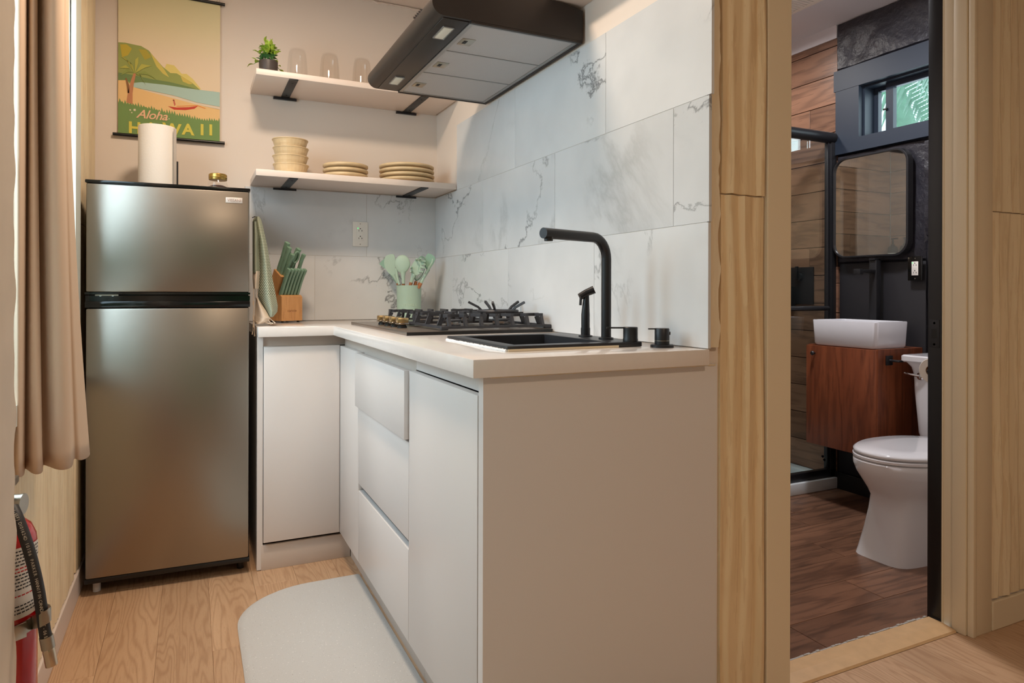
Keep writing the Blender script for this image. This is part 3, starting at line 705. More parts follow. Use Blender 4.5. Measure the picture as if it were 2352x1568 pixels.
for fx, fy, fr0 in ((1038, 866, 9), (1072, 864, 13), (1050, 888, 7), (1322, 916, 8), (1340, 930, 6), (1325, 936, 6)):
    art('print_blossom', [(fx+fr0*(1 if q % 2 == 0 else .55)*math.cos(q*PI/5), fy+fr0*(1 if q % 2 == 0 else .55)*math.sin(q*PI/5)) for q in range(10)], (232, 214, 190), 10)
def ptxt(name, body, size, x, y, c, shear=0., space=1., bold=0.):
    o = pp(x, y, 14)
    build(name, MB().text(body, size, lambda a, b, z: (o[0]+a, o[1]-z, o[2]+b), .00012, 'LEFT', shear, space, bold), pc(name, c), ps, smooth=0)
ptxt('print_title', 'Aloha', .050, 1085, 930, (236, 186, 150), .35, .95, .0006)
for i, (ch, xx) in enumerate(zip('HAWAII', (1020, 1150, 1290, 1445, 1588, 1660))): ptxt('print_letter', ch, .064, xx+3, 1062, (214, 200, 84), bold=.0022)
build('rod', MB().tube([(-.288, PY-.004, 1.690), (.132, PY-.004, 1.692)], .0065, 12), BLACKP, ps)
build('rod', MB().tube([(-.288, PY-.004, 2.296), (.132, PY-.004, 2.292)], .0065, 12), BLACKP, ps)
build('hanging_eye', MB().tube([(.105+.006*math.cos(t), PY-.004, 2.302+.006*math.sin(t)) for t in [i*PI/6 for i in range(13)]], .0012, 6), STEELP, ps)

# ------------------------------------------------------------------ shelves
def shelf(z0, z1, lab):
    s = thing('wall_shelf', lab, 'shelf', (.668, 3.19, z0))
    build('board', bx((.236, 2.897, z0), (1.094, 3.1915 if z0 < 1.6 else 3.1995, z1), .0012), SHELFM, s)
    for x in (.382, .945):
        b = build('bracket', MB().box((x-.018, 2.915, z0-.0042), (x+.018, 3.19, z0-.0002), .0008).box((x-.018, 2.9, z0-.0042), (x+.018, 2.916, z0-.0002), .0008), BLACKM, s)
        build('wall_plate', bx((x-.05, 3.1865, z0-.012), (x+.05, 3.1915 if z0 < 1.6 else 3.1995, z0-.003)), BLACKM, b, smooth=0)
        for yy in (2.95, 3.14): build('screw', MB().lathe([(.004, -.0008), (.004, .0006)], (x, yy, z0-.0044), 10), DARKSLOT, b)
    return s
shelf(1.517, 1.543, 'lower cream wall shelf carrying bowls and plates')
shelf(1.924, 1.948, 'upper cream wall shelf carrying plant and glasses')
# bowls
BC = (.388, 3.03); random.seed(4)
def bowl_mod(t, z, i): return .0009*math.sin(34*t+z*420)*math.sin(34*t-z*420) if 2 < i < 11 else 0.
prof = [(.0, .0), (.040, .0), (.057, .002)]+[(.0595+.0125*(k/8), .004+.040*k/8) for k in range(1, 9)]+[(.0742, .0445), (.0742, .0475), (.0705, .0478), (.068, .044), (.052, .010), (.0, .008)]
b0 = None
for i in range(4):
    if b0 is None:
        b0 = build('bowl', MB().lathe(prof, (BC[0], BC[1], 1.5435), 96, cap0=False, cap1=False, mod=bowl_mod), STONEW, smooth=50)
        tag(b0, 'ochre textured bowl at the bottom of the bowl stack', 'bowl', 'bowls stacked on the lower shelf')
    else:
        dup(b0, (random.uniform(-.004, .003), random.uniform(-.003, .003), .0355*i), label=('', 'ochre textured bowl second from the bottom of the bowl stack', 'ochre textured bowl third from the bottom of the bowl stack', 'ochre textured bowl on top of the bowl stack')[i])
# plates
def plate_stack(cx, cy, rad, n, name, what, dz):
    prof = [(.0, .0), (rad*.62, .0), (rad*.66, .002), (rad*.93, .010), (rad*.985, .0125), (rad, .0175), (rad*.985, .0225), (rad*.96, .0235), (rad*.93, .021), (rad*.68, .009), (rad*.6, .007), (.0, .007)]
    p0 = build(name, MB().lathe(prof, (cx, cy, 1.5435), 160, cap0=False, cap1=False, mod=lambda t, z, i: .0012*math.sin(76*t+z*300) if 3 < i < 8 else 0.), STONEW, smooth=60)
    names = ['bottom', 'second from the bottom', 'third from the bottom', 'top'] if n == 4 else ['bottom', 'middle', 'top']
    for i in range(n):
        lab = 'ochre ribbed %s, %s of its stack' % (what, names[i])
        if i == 0: tag(p0, lab, 'plate', what+'s on the lower shelf')
        else: dup(p0, (random.uniform(-.002, .002), random.uniform(-.002, .002), dz*i), label=lab)
plate_stack(.62, 3.035, .098, 3, 'side_plate', 'side plate', .0215)
plate_stack(.906, 3.045, .126, 4, 'dinner_plate', 'dinner plate', .021)
# glasses upside down
g0 = None
for i, (gx, gl) in enumerate(((.412, 'beside the plant'), (.548, 'second from the plant'), (.690, 'third from the plant'), (.835, 'fourth from the plant'))):
    prof = [(.043, .0), (.0425, .05), (.040, .09), (.036, .125), (.031, .1385), (.024, .141), (.0, .141), (.0, .136), (.024, .136), (.029, .133), (.034, .122), (.038, .09), (.0408, .05), (.0415, .0)]
    if g0 is None:
        g0 = build('drinking_glass', MB().lathe(prof, (gx, 3.02, 1.9485), 40, cap0=False, cap1=False), GLASS, smooth=60)
        tag(g0, 'clear upside-down tumbler on the upper shelf '+gl, 'glass', 'glasses on the upper shelf')
        x00 = gx
    else: dup(g0, (gx-x00, 0, 0), label='clear upside-down tumbler on the upper shelf '+gl)
# plant
PC = Vector((.290, 2.975, 1.9485))
pl = thing('potted_plant', 'small green leafy plant in a charcoal pot on the upper shelf', 'plant', PC)
build('pot', MB().lathe([(.030, .0), (.034, .002), (.0375, .03), (.0375, .055), (.0345, .055), (.033, .045), (.0, .045)], PC, 32, cap0=True, cap1=False), POTM, pl)
random.seed(12)
lm = []
for mt in (LEAF, LEAFD):
    mb = MB()
    def lf(u, v):
        wd = .0105*math.sin(PI*min(1., u*.96+.04))**.8*(1-.25*u)
        return ((v-.5)*2*wd, u*.031, .004*math.sin(u*PI)+.003*abs(v-.5)*2*math.sin(PI*u))
    mb.grid(lf, 6, 2); me = bpy.data.meshes.new('leaf'); mb.bm.to_mesh(me); mb.bm.free(); me.materials.append(mt)
    for p in me.polygons: p.use_smooth = True
    lm.append(me)
smb = MB()
for s in range(26):
    an = s*2.39996+random.uniform(-.3, .3); sp_ = random.uniform(.15, 1.0); ht = .080*(1.12-sp_*.72)*random.uniform(.75, 1.1)
    if s in (3, 9): sp_, ht = 1.25, .0
    end = PC+Vector((math.cos(an)*.046*sp_, math.sin(an)*.040*sp_, .05+ht-.03*max(0, sp_-.9)))
    st0 = PC+Vector((math.cos(an)*.012, math.sin(an)*.012, .046)); mid = (st0+end)/2+Vector((0, 0, .018))
    pts = [st0*(1-t)**2+mid*2*t*(1-t)+end*t*t for t in [i/5 for i in range(6)]]
    smb.tube(pts, .0011, 5)
    for k in range(6):
        t = .25+.75*k/5; p = st0*(1-t)**2+mid*2*t*(1-t)+end*t*t
        o = bpy.data.objects.new('leaf', lm[0 if t > .45 else 1]); link(o, pl)
        d = Vector((math.cos(an+k*2.1), math.sin(an+k*2.1), random.uniform(.1, .9)))
        if k == 5: d = (end-mid).normalized()+Vector((0, 0, .2))
        q = d.to_track_quat('Y', 'Z'); o.rotation_mode = 'QUATERNION'; o.rotation_quaternion = q
        o.location = p-PC; sc_ = random.uniform(.7, 1.05); o.scale = (sc_, sc_, sc_); WL[o.name] = p
build('stems', smb, LEAFD, pl)

# ------------------------------------------------------------------ range hood
hd = thing('range_hood', 'black slanted range hood with three mesh filters over the cooktop', 'range hood', (.86, 2.18, 1.824))
HY0, HY1 = 1.797, 2.558
nose = [(.640+.034*math.cos(t), 1.860+.034*math.sin(t)) for t in [R(270)-R(18)*i for i in range(11)]]
sec = [(1.0945, 1.8265)]+nose[0:1]+nose[1:]+[(.70, 1.912), (.80, 1.934), (.93, 1.937), (1.04, 1.930), (1.0945, 1.920)]
build('shell', MB().prism(sec, HY1-HY0, lambda x, z, k: (x, HY0+k, z)), HOODM, hd, smooth=30)
build('front_panel', bx((.642, HY0+.012, 1.8235), (.722, HY1-.012, 1.8268), .001), HOODM, hd)
for y0, y1 in ((1.862, 1.962), (2.372, 2.466)):
    l = build('lamp_bezel', bx((.662, y0, 1.8215), (.698, y1, 1.8238), .003), ALUM, hd)
    build('lamp_lens', bx((.667, y0+.006, 1.8205), (.693, y1-.006, 1.8222), .002), LENS, l)
build('filter_frame', MB().cells([.725, .737, 1.072, 1.084], [HY0+.012, HY0+.022, 2.046, 2.052, 2.282, 2.288, HY1-.022, HY1-.012],
      lambda x, y: x < .737 or x > 1.072 or y < HY0+.022 or y > HY1-.022 or 2.046 < y < 2.052 or 2.282 < y < 2.288, 1.8215, 1.8268), ALUM, hd, smooth=0)
build('side_rim', MB().box((.724, HY0+.001, 1.8195), (1.094, HY0+.011, 1.8268)).box((.724, HY1-.011, 1.8195), (1.094, HY1-.001, 1.8268)).box((1.0845, HY0+.011, 1.8195), (1.094, HY1-.011, 1.8268)), HOODM, hd, smooth=0)
for y0, y1 in ((HY0+.0225, 2.0455), (2.0525, 2.2815), (2.2885, HY1-.0225)):
    f = build('filter', bx((.7375, y0, 1.8232), (1.0715, y1, 1.8266)), FILTM, hd, smooth=0)
    ym = (y0+y1)/2+.02
    lt = build('latch_plate', bx((.748, ym-.028, 1.8216), (.790, ym+.028, 1.8234), .001), STEELP, f)
    build('latch', bx((.758, ym-.012, 1.8208), (.770, ym+.013, 1.8218), .0006), DARKSLOT, lt)
for i in range(5):
    build('button', MB().lathe([(.004, .0), (.004, .008), (.003, .009)], (.6105-.008, 1.90+i*.016, 1.875), 10, 'x'), CHROME, hd)

# ------------------------------------------------------------------ outlet on the splashback
def outlet(name, label, c, nrm, plate_mat, face_mat, w=.072, h=.116, led=True):
    # nrm 'y': faces -Y, 'x': faces -X
    def P(a, b, d): return (c[0]+a, c[1]-d, c[2]+b) if nrm == 'y' else (c[0]-d, c[1]-a, c[2]+b)
    def B(a0, b0, d0, a1, b1, d1, bev=0.): return bx(P(a0, b0, d0), P(a1, b1, d1), bev)
    o = thing(name, label, 'outlet', c)
    build('cover_plate', B(-w/2, -h/2, 0, w/2, h/2, .005, .0015), plate_mat, o)
    r = build('receptacle', B(-.0165, -.033, .004, .0165, .033, .0062, .001), face_mat, o)
    mb = MB()
    for zz in (.018, -.018):
        mb.box(P(-.0075, zz-.006, .006), P(-.0055, zz+.002, .0066)); mb.box(P(.0055, zz-.006, .006), P(.0075, zz+.002, .0066))
        mb.box(P(.0075, zz-.003, .006), P(.0095, zz-.001, .0066)); mb.box(P(-.0022, zz+.005, .006), P(.0022, zz+.0095, .0066))
    build('slots', mb, DARKSLOT, r, smooth=0)
    build('test_buttons', MB().box(P(-.008, .001, .006), P(.008, .0055, .0068)).box(P(-.008, -.0055, .006), P(.008, -.001, .0068)), face_mat, r, smooth=0)
    build('indicator', B(-.0135, .025, .006, -.0095, .029, .0068), GREENLED, r, smooth=0)
    for zz in (.048, -.048): build('screw', MB().lathe([(.0032, .004), (.0026, .0058)], P(0, zz, 0), 10, 'y') if nrm == 'y' and False else B(-.0025, zz-.0025, .004, .0025, zz+.0025, .0057, .001), STEELP, o)
    return o
outlet('wall_outlet', 'white double wall outlet on the marble splashback', (.722, 3.1918, 1.321), 'y', WHITEP, WHITEP)

# ------------------------------------------------------------------ kitchen towel
tw = thing('kitchen_towel', 'green and white woven towel with cream corner hanging beside the refrigerator', 'towel', (.25, 2.78, .92))
rows = [(497, 586, 595), (505, 581, 600), (520, 583, 604), (560, 591, 613), (600, 595, 620), (640, 595, 626), (680, 592, 634), (702, 600, 638), (716, 610, 637), (728, 619, 627)]
def lerp_rows(rows, t):
    q = t*(len(rows)-1); i = min(int(q), len(rows)-2); f = q-i
    return [rows[i][k]*(1-f)+rows[i+1][k]*f for k in range(len(rows[0]))]
def cloth(rows, d0, fold, ph):
    def f(u, v):
        vv, l, r = lerp_rows(rows, v)
        return at(l+(r-l)*u, vv, d0+fold*math.sin(u*PI*2+ph+v*1.2)*(.4+.6*v)-.02*math.sin(PI*u))
    return f
build('woven_panel', MB().grid(cloth(rows, 2.60, .012, .3), 24, 60, True), TOWELM, tw, fix=False)
lob = [(508, 580, 590), (540, 580, 594), (580, 580, 595), (622, 580, 597), (626, 580, 597)]
build('woven_panel', MB().grid(cloth(lob, 2.585, .008, 1.5), 12, 40, True), TOWELM, tw, fix=False)
build('cream_band', MB().grid(cloth([(622, 580, 597), (640, 580, 596), (663, 582, 594)], 2.584, .008, 1.5), 12, 12, True), TOWELC, tw, fix=False)
build('cream_corner', MB().grid(cloth([(684, 588, 592), (700, 586, 602), (715, 585, 612), (730, 584, 621), (738, 584, 617), (743.5, 586, 602)], 2.592, .006, 0.), 16, 20, True), TOWELC, tw, fix=False)
mb = MB(); random.seed(17)
for i, (u0, v0, u1, v1) in enumerate(((582, 660, 581, 700), (585, 662, 588, 688), (592, 655, 590, 690), (583, 690, 582, 735), (585, 720, 581, 752), (583, 738, 585, 772), (582, 730, 580, 768), (588, 738, 592, 744), (619, 730, 632, 742), (614, 735, 626, 743), (608, 740, 624, 744))):
    pts = [at(u0+(u1-u0)*t+random.uniform(-1, 1), v0+(v1-v0)*t, 2.585) for t in (0, .25, .5, .75, 1.)]
    mb.tube(pts, [.0016, .0013, .0016, .0014, .0028], 6)
build('tassels', mb, STRING, tw)
build('hanging_hook', MB().tube([at(579, 500, 2.60), at(586, 497, 2.60), at(590, 499, 2.60), at(591, 503, 2.60)], .0015, 6), BLACKM, tw)

# ------------------------------------------------------------------ knife block
KR = R(26)
KB = Vector((.346, 2.985, ZC+.004))
kb = thing('knife_block', 'beech knife block filled with green-handled knives', 'knife block', KB, KR)
side = [(0, .004), (0, .106), (.012, .114), (.050, .112), (.006, .190), (.058, .224), (.108, .12), (.108, .004)]
KWD = .100
build('body', MB().prism(side, KWD, lambda y, z, k: (k, y, z)), BLOCKW, kb, True, smooth=0)
for xx in (.012, KWD-.012):
    for yy in (.012, .095): build('rubber_foot', MB().lathe([(.006, -.003), (.006, .004)], (xx, yy, 0), 10), BLACKP, kb, True)
build('lettering', MB().text('carote', .017, lambda x, y, z: (KWD/2+x, -.0002-z, .042+y), .0002), plain('engraved_brown', (150, 104, 66), .7), kb, True)
KM = Matrix.Rotation(KR, 3, 'Z')
def kworld(x, y, z): return KB+KM @ Vector((x, y, z))
ld = Vector((0, -math.sin(R(28)), math.cos(R(28))))
def knife(name, lab, base, L, wd, th, hook, group):
    o = thing(name, lab, 'scissors' if name == 'kitchen_scissors' else 'knife', kworld(*base), KR, group)
    ax = ld; sd = Vector((1, 0, 0)); br = ax.cross(sd).normalized()    # br: broad direction in the YZ plane
    rs = []
    for k, (t, w_, off) in enumerate(((-.12, .75, 0), (0, .92, 0), (.08, 1., 0), (.45, .88, .0), (.75, .98, .0), (.92, 1.1, hook), (.985, 1.0, hook*1.6), (1.0, .6, hook*1.8))):
        c = ax*(L*t)+br*(off*wd); ring = []
        for j in range(14):
            a = 2*PI*j/14; ca, sa = math.cos(a), math.sin(a)
            ca = math.copysign(abs(ca)**.6, ca); sa = math.copysign(abs(sa)**.6, sa)
            ring.append(c+sd*(th/2*ca*min(1, w_))+br*(wd/2*w_*sa))
        rs.append(ring)
    h = build('handle', MB().rings(rs), KNIFEG, o, True, smooth=50)
    for t in (.2, .5, .78):
        p = ax*(L*t)
        build('rivet', MB().tube([p-sd*(th/2+.0004), p+sd*(th/2+.0004)], .0018, 8), plain('rivet_metal', (150, 160, 150), .3, .8) if 'rivet_metal' not in bpy.data.materials else bpy.data.materials['rivet_metal'], h, True)
    return o
G1 = 'large knives in the knife block'
knife('kitchen_knife', 'green-handled chef knife at the rear corner of the block', (.016, .046, .2175), .135, .026, .017, -.05, G1)
knife('kitchen_knife', 'green-handled bread knife in front of the chef knife', (.016, .028, .206), .125, .025, .016, -.05, G1)
knife('kitchen_knife', 'short green-handled knife lowest on the left of the block', (.024, .0125, .1965), .105, .022, .015, -.18, G1)
knife('kitchen_knife', 'green-handled carving knife to the right of the scissors', (.071, .042, .2145), .115, .026, .016, -.18, G1)
knife('kitchen_knife', 'slim green-handled knife at the right edge of the block', (.089, .022, .2025), .100, .018, .014, -.15, G1)
for i in range(6):
    nm = ('first', 'second', 'third', 'fourth', 'fifth', 'last')[i]
    knife('steak_knife', 'green-handled steak knife, %s in the front row from the refrigerator side' % nm, (.011+.0156*i, .026, .1135), .128, .021, .0125, -.12, 'steak knives in the front row')
so = thing('kitchen_scissors', 'green-handled scissors standing among the knives in the block', 'scissors', kworld(.047, .026, .205), KR)
br = ld.cross(Vector((1, 0, 0))).normalized()
for sg, L0 in ((-1, .075), (1, .085)):
    pts = [ld*.0+Vector((sg*.004, 0, 0))]
    for q in range(17):
        a = -PI/2+2*PI*q/16
        pts.append(ld*(L0-.006+.026*math.sin(a))+Vector((sg*(.014+.013*math.cos(a)*1.), 0, 0)))
    build('finger_loop', MB().tube(pts, .0042, 8), KNIFEG, so, True)

# ------------------------------------------------------------------ utensil crock
CC = Vector((.929, 3.085, ZC)); CR, CHT = .058, .163
ck = thing('utensil_crock', 'sage green utensil crock in the corner of the worktop', 'crock', CC)
build('pot', MB().lathe([(.052, .0), (.055, .002), (CR, CHT-.004), (CR+.0008, CHT-.001), (CR-.001, CHT), (CR-.004, CHT-.001), (.051, .006), (.0, .006)], CC, 48, cap1=False), SAGE, ck)
dirc = math.atan2(-CC.y, -CC.x)
def onpot(x, y, z, zb):
    a = dirc+x/CR; r = .0565+z+.0006
    return CC+Vector((r*math.cos(a), r*math.sin(a), zb+y))
CREAMP = plain('crock_print', (196, 214, 190), .6)
build('lettering', MB().text('UTENSILS', .0175, lambda x, y, z: onpot(x, y, z, .066), .0004), CREAMP, ck, smooth=0)
mb = MB()
ringp = [onpot(.0115*math.cos(t), .0115*math.sin(t), .0003, .101) for t in [i*PI/12 for i in range(25)]]
mb.tube(ringp, .0006, 5)
for dx in (-.003, .003): mb.tube([onpot(dx, -.006, .0003, .101), onpot(dx, .006, .0003, .101)], .0007, 5)
mb.tube([onpot(-.005, .005, .0003, .101), onpot(-.005, .001, .0003, .101), onpot(-.001, .001, .0003, .101), onpot(-.001, .005, .0003, .101)], .0005, 5)
mb.tube([onpot(-.02, -.006, .0003, .066), onpot(.02, -.006, .0003, .066)], .0004, 5)
build('emblem', mb, CREAMP, ck, smooth=0)
def C2(x, y, d): return at(860+x/10.45, 570+y/10.45, d)
ND = -fw
def flat_utensil(name, lab, outline, d, thick, stem, mat, extra=None):
    base = C2(stem[0][0], stem[0][1]+120, d)
    o = thing(name, lab, 'utensil', base, 0., 'cooking utensils in the crock')
    poly = [C2(x, y, d) for x, y in outline]
    mb = MB().rings([[p+ND*thick/2 for p in poly], [p-ND*thick/2 for p in poly]])
    build('head', mb, mat, o, smooth=40)
    pts = [C2(x, y, d) for x, y, r in stem]
    build('neck', MB().tube(pts, [r for x, y, r in stem], 10), mat, o)
    e = Vector(pts[-1]); dn = (e-Vector(pts[-2])).normalized()
    build('wooden_handle', MB().tube([e-dn*.004, e+dn*.012, e+dn*.024], [.0078, .0078, .007], 10), BEECH, o)
    return o
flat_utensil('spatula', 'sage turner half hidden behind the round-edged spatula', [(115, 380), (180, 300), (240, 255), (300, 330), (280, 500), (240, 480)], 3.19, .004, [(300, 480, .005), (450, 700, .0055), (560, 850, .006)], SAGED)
flat_utensil('spatula', 'round-edged sage spatula leaning left in the crock', [(235, 320), (250, 230), (290, 175), (400, 140), (465, 145), (490, 200), (505, 330), (500, 560), (520, 660), (470, 700), (400, 640), (320, 570), (265, 480), (240, 400)], 3.17, .007, [(460, 640, .009), (530, 760, .0075), (575, 850, .0065)], SAGE)
o = flat_utensil('pasta_server', 'sage pasta server with prongs in the crock', [(880, 480), (905, 390), (960, 310), (1040, 265), (1120, 270), (1190, 300), (1200, 350), (1130, 420), (1100, 520), (1090, 610), (1010, 650), (900, 650), (880, 580)], 3.15, .008, [(950, 620, .012), (905, 740, .0085), (875, 840, .0075)], SAGE)
for x0, y0, x1, y1 in ((1080, 560, 1160, 560), (1110, 450, 1200, 470), (1140, 380, 1215, 385), (1150, 310, 1215, 310), (1080, 280, 1110, 240), (1000, 290, 1010, 250), (890, 470, 870, 450), (900, 560, 868, 550)):
    build('prong', MB().tube([C2(x0, y0, 3.15), C2((x0+x1)/2, (y0+y1)/2, 3.14), C2(x1, y1, 3.115)], [.006, .005, .0035], 8), SAGE, o)
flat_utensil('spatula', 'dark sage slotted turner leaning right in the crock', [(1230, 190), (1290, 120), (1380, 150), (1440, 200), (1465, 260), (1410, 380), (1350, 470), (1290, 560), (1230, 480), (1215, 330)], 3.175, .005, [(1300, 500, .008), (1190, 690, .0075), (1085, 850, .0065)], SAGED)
flat_utensil('tongs', 'slim sage tongs leaning right at the front of the crock', [(1385, 245), (1412, 255), (1400, 340), (1330, 460), (1300, 450), (1370, 330)], 3.155, .008, [(1330, 430, .006), (1210, 650, .0065), (1110, 850, .0065)], SAGE)
wo = thing('whisk', 'sage wire whisk behind the pasta server', 'utensil', C2(960, 960, 3.17), 0., 'cooking utensils in the crock')
mb = MB()
for k in range(6):
    a = k*PI/6
    c0 = C2(1000, 780, 3.17); ax_ = (C2(1160, 190, 3.17)-c0); Lw = ax_.length; ax_.normalize(); s1 = ax_.cross(ND).normalized(); s2 = ax_.cross(s1)
    mb.tube([c0+ax_*(Lw*(.5-.5*math.cos(PI*t)) if t <= 1 else Lw*(.5-.5*math.cos(PI*t)))+(s1*math.cos(a)+s2*math.sin(a))*(.021*math.sin(PI*t)*(1 if t <= 1 else 1)*(1+.25*math.sin(PI*min(t, 2-t)/2))) for t in [i/12 for i in range(25)]], .0011, 5)
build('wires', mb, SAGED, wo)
e = C2(1000, 790, 3.17); dn = (e-C2(1160, 190, 3.17)).normalized()
build('wooden_handle', MB().tube([e, e+dn*.015, e+dn*.028], [.007, .0075, .007], 10), BEECH, wo)
# slotted spoon
sn = thing('slotted_spoon', 'sage slotted spoon with oval bowl in the middle of the crock', 'utensil', C2(700, 960, 3.135), 0., 'cooking utensils in the crock')
c0 = C2(672, 385, 3.135)
def spoon(u, v):
    t = u*PI; ph_ = v*2*PI; r = math.sin(t); a_, b_ = .0365*r*math.cos(ph_), .0435*r*math.sin(ph_)
    b_ *= 1.0; a_ *= (1-.22*max(0, -math.sin(ph_))*r)
    return c0+rt*a_+up*b_+ND*(.011*math.cos(t)*(1 if math.cos(t) > 0 else .55))
mbs = MB().grid(spoon, 16, 28); bmesh.ops.remove_doubles(mbs.bm, verts=mbs.bm.verts, dist=1e-5)
build('bowl', mbs, SAGE, sn)
build('neck', MB().tube([C2(520, 480, 3.14), C2(540, 640, 3.14), C2(565, 760, 3.14), C2(600, 870, 3.14)], [.006, .0058, .0055, .0055], 10).tube([C2(690, 560, 3.135), C2(690, 680, 3.135), C2(695, 850, 3.135)], [.012, .0085, .007], 10), SAGE, sn)
build('wooden_handle', MB().tube([C2(695, 845, 3.135), C2(697, 880, 3.14), C2(700, 960, 3.147)], [.0075, .0078, .007], 10), BEECH, sn)

# ------------------------------------------------------------------ cooktop
ct = thing('gas_cooktop', 'built-in steel gas cooktop with cast iron grates and chrome knobs tinted with warm reflection', 'cooktop', (.84, 2.39, ZC))
HOBT = plain('hob_steel', (150, 138, 128), .3, .85)
pz = ZC+.011
build('plate', bx((.588, 1.977, ZC+.0002), (1.090, 2.757, pz), .0015), HOBT, ct)
build('plate_edge', bx((.5885, 1.9755, ZC+.0004), (1.0895, 1.9772, pz-.0005)), BLACKP, ct, smooth=0)
for i, ky in enumerate((2.22, 2.305, 2.39, 2.475)):
    k = build('knob', MB().lathe([(.0165, .0), (.0165, .006), (.0135, .008), (.0135, .012)], (.645, ky, pz), 20), BLACKP, ct)
    build('knob_grip', MB().box((.626, ky-.0135, pz+.012), (.664, ky+.0135, pz+.0165), .001).box((.6255, ky-.0125, pz+.0165), (.6645, ky+.0125, pz+.034), .003), plain('knob_warm_chrome', (204, 178, 130), .25, .9) if 'knob_warm_chrome' not in bpy.data.materials else bpy.data.materials['knob_warm_chrome'], k)  # gold tint on the chrome grip paints in its warm reflection
    build('knob_band', bx((.6245, ky-.014, pz+.0135), (.6655, ky+.014, pz+.0165), .0008), CHROME, k)
bpos = [(.81, 2.17, .030), (.99, 2.17, .036), (.81, 2.53, .036), (.99, 2.53, .030)]
for x, y, r in bpos:
    b = build('burner', MB().lathe([(r*1.25, .0), (r*1.2, .006), (r*.9, .008)], (x, y, pz), 28), BLACKM, ct)
    build('burner_ring', MB().lathe([(r*.82, .008), (r*.86, .010), (r*.86, .021), (r*.8, .022)], (x, y, pz), 36, mod=lambda t, z, i: .0007*(1 if math.sin(24*t) > 0 else -1)), CHROME, b)
    build('burner_cap', MB().lathe([(r*.95, .022), (r*.98, .0235), (r*.96, .027), (r*.7, .0285), (.0, .029)], (x, y, pz), 28), IRON, b)
def grate(y0, y1):
    x0, x1 = .716, 1.082; zb, zt = pz+.006, pz+.050
    mb = MB()
    for (a, b) in (((x0, y0), (x1, y0)), ((x0, y1), (x1, y1)), ((x0, y0), (x0, y1)), ((x1, y0), (x1, y1))):
        mb.bar([(a[0], a[1], zb+.004), (b[0], b[1], zb+.004)], .012, .008)
    for a in ((x0, y0), (x1, y0), (x0, y1), (x1, y1)): mb.box((a[0]-.012, a[1]-.007, zb-.004), (a[0]+.012, a[1]+.007, zb+.008), .002)
    base = build('grate', mb, IRON, ct, smooth=30)
    def finger(px, py, dx, dy, L, w=.009):
        mb = MB()
        mb.bar([(px, py, zb+.004), (px+dx*.012, py+dy*.012, zt-.010)], w, .014, (dx, dy, 0.01))
        mb.bar([(px+dx*.006, py+dy*.006, zt-.004), (px+dx*L, py+dy*L, zt-.005)], w, .010)
        build('grate_finger', mb, IRON, base, smooth=30)
    n = 7
    for i in range(n):
        px = x0+.018+(x1-x0-.036)*i/(n-1)
        L = .085 if i % 2 == 0 else .06
        finger(px, y0, 0, 1, L); finger(px, y1, 0, -1, L)
    for i in range(3):
        py = y0+.055+(y1-y0-.11)*i/2
        finger(x0, py, 1, 0, .075 if i == 1 else .1); finger(x1, py, -1, 0, .075 if i == 1 else .1)
grate(2.000, 2.348); grate(2.364, 2.712)
wk = thing('wok_ring', 'round cast iron wok ring sitting on the rear burner grate', 'wok ring', (.985, 2.19, pz+.05))
wc = (.985, 2.19, pz+.0505)
build('ring', MB().lathe([(.050, .0), (.072, .0), (.075, .004), (.072, .009), (.052, .009), (.050, .004), (.050, .0)], wc, 40, cap0=False, cap1=False), IRON, wk)
for i in range(5):
    a = .35+i*2*PI/5; ca, sa = math.cos(a), math.sin(a)
    build('prong', MB().bar([(wc[0]+ca*.058, wc[1]+sa*.058, wc[2]+.006), (wc[0]+ca*.070, wc[1]+sa*.070, wc[2]+.018), (wc[0]+ca*.105, wc[1]+sa*.105, wc[2]+.036)],   .007, .008, (-sa*.01, ca*.01, 1)), IRON, wk, smooth=30)

# ------------------------------------------------------------------ sink and taps
SINKM = plain('black_composite', (42, 43, 47), .35, bump=.15, bs=500, bd=.0002)
sk = thing('kitchen_sink', 'black drop-in kitchen sink set in the worktop', 'sink', (.82, 1.555, ZC))
zr = ZC+.0122
build('rim', MB().cells([.635, .672, .918, 1.0], [1.360, 1.399, 1.715, 1.75], lambda x, y: not (.672 < x < .918 and 1.399 < y < 1.715), ZC+.0003, zr, .002), SINKM, sk)
mb = MB()
def rr(x0, x1, y0, y1, z): return [Vector(p) for p in ((x0, y0, z), (x1, y0, z), (x1, y1, z), (x0, y1, z))]
mb.rings([rr(.668, .922, 1.3955, 1.7185, zr-.003), rr(.6665, .9235, 1.394, 1.720, .80), rr(.70, .89, 1.43, 1.68, .752)], False, True)
mb.rings([rr(.672, .918, 1.399, 1.715, zr-.001), rr(.674, .916, 1.402, 1.712, .80), rr(.70, .89, 1.43, 1.68, .757)], False, True)
build('basin', mb, SINKM, sk, smooth=0, fix=False)
build('drain', MB().lathe([(.038, .0), (.04, .002), (.03, .003), (.0, .002)], (.80, 1.555, .757), 24), BLACKM, sk)
mb = MB(); random.seed(18)
mb.tube([(.6335-random.uniform(0, .0012), 1.361+i*.0048, ZC+.0022) for i in range(81)], [random.uniform(.0026, .0042) for i in range(81)], 8)
build('sealant_bead', mb, CAULK, sk)
build('front_sealant', bx((.636, 1.3575, ZC+.0002), (.93, 1.3602, ZC+.0055)), TRIMP, sk, smooth=0)
fc = thing('kitchen_faucet', 'tall matte black kitchen faucet with horizontal spout', 'faucet', (.965, 1.466, zr))
fx, fy = .965, 1.466; ex, ey = .744, 1.396
sdv = Vector((ex-fx, ey-fy, 0)); Ls = sdv.length; sdv.normalize()
pts = [Vector((fx, fy, zr+.002)), Vector((fx, fy, 1.06)), Vector((fx, fy, 1.135))]
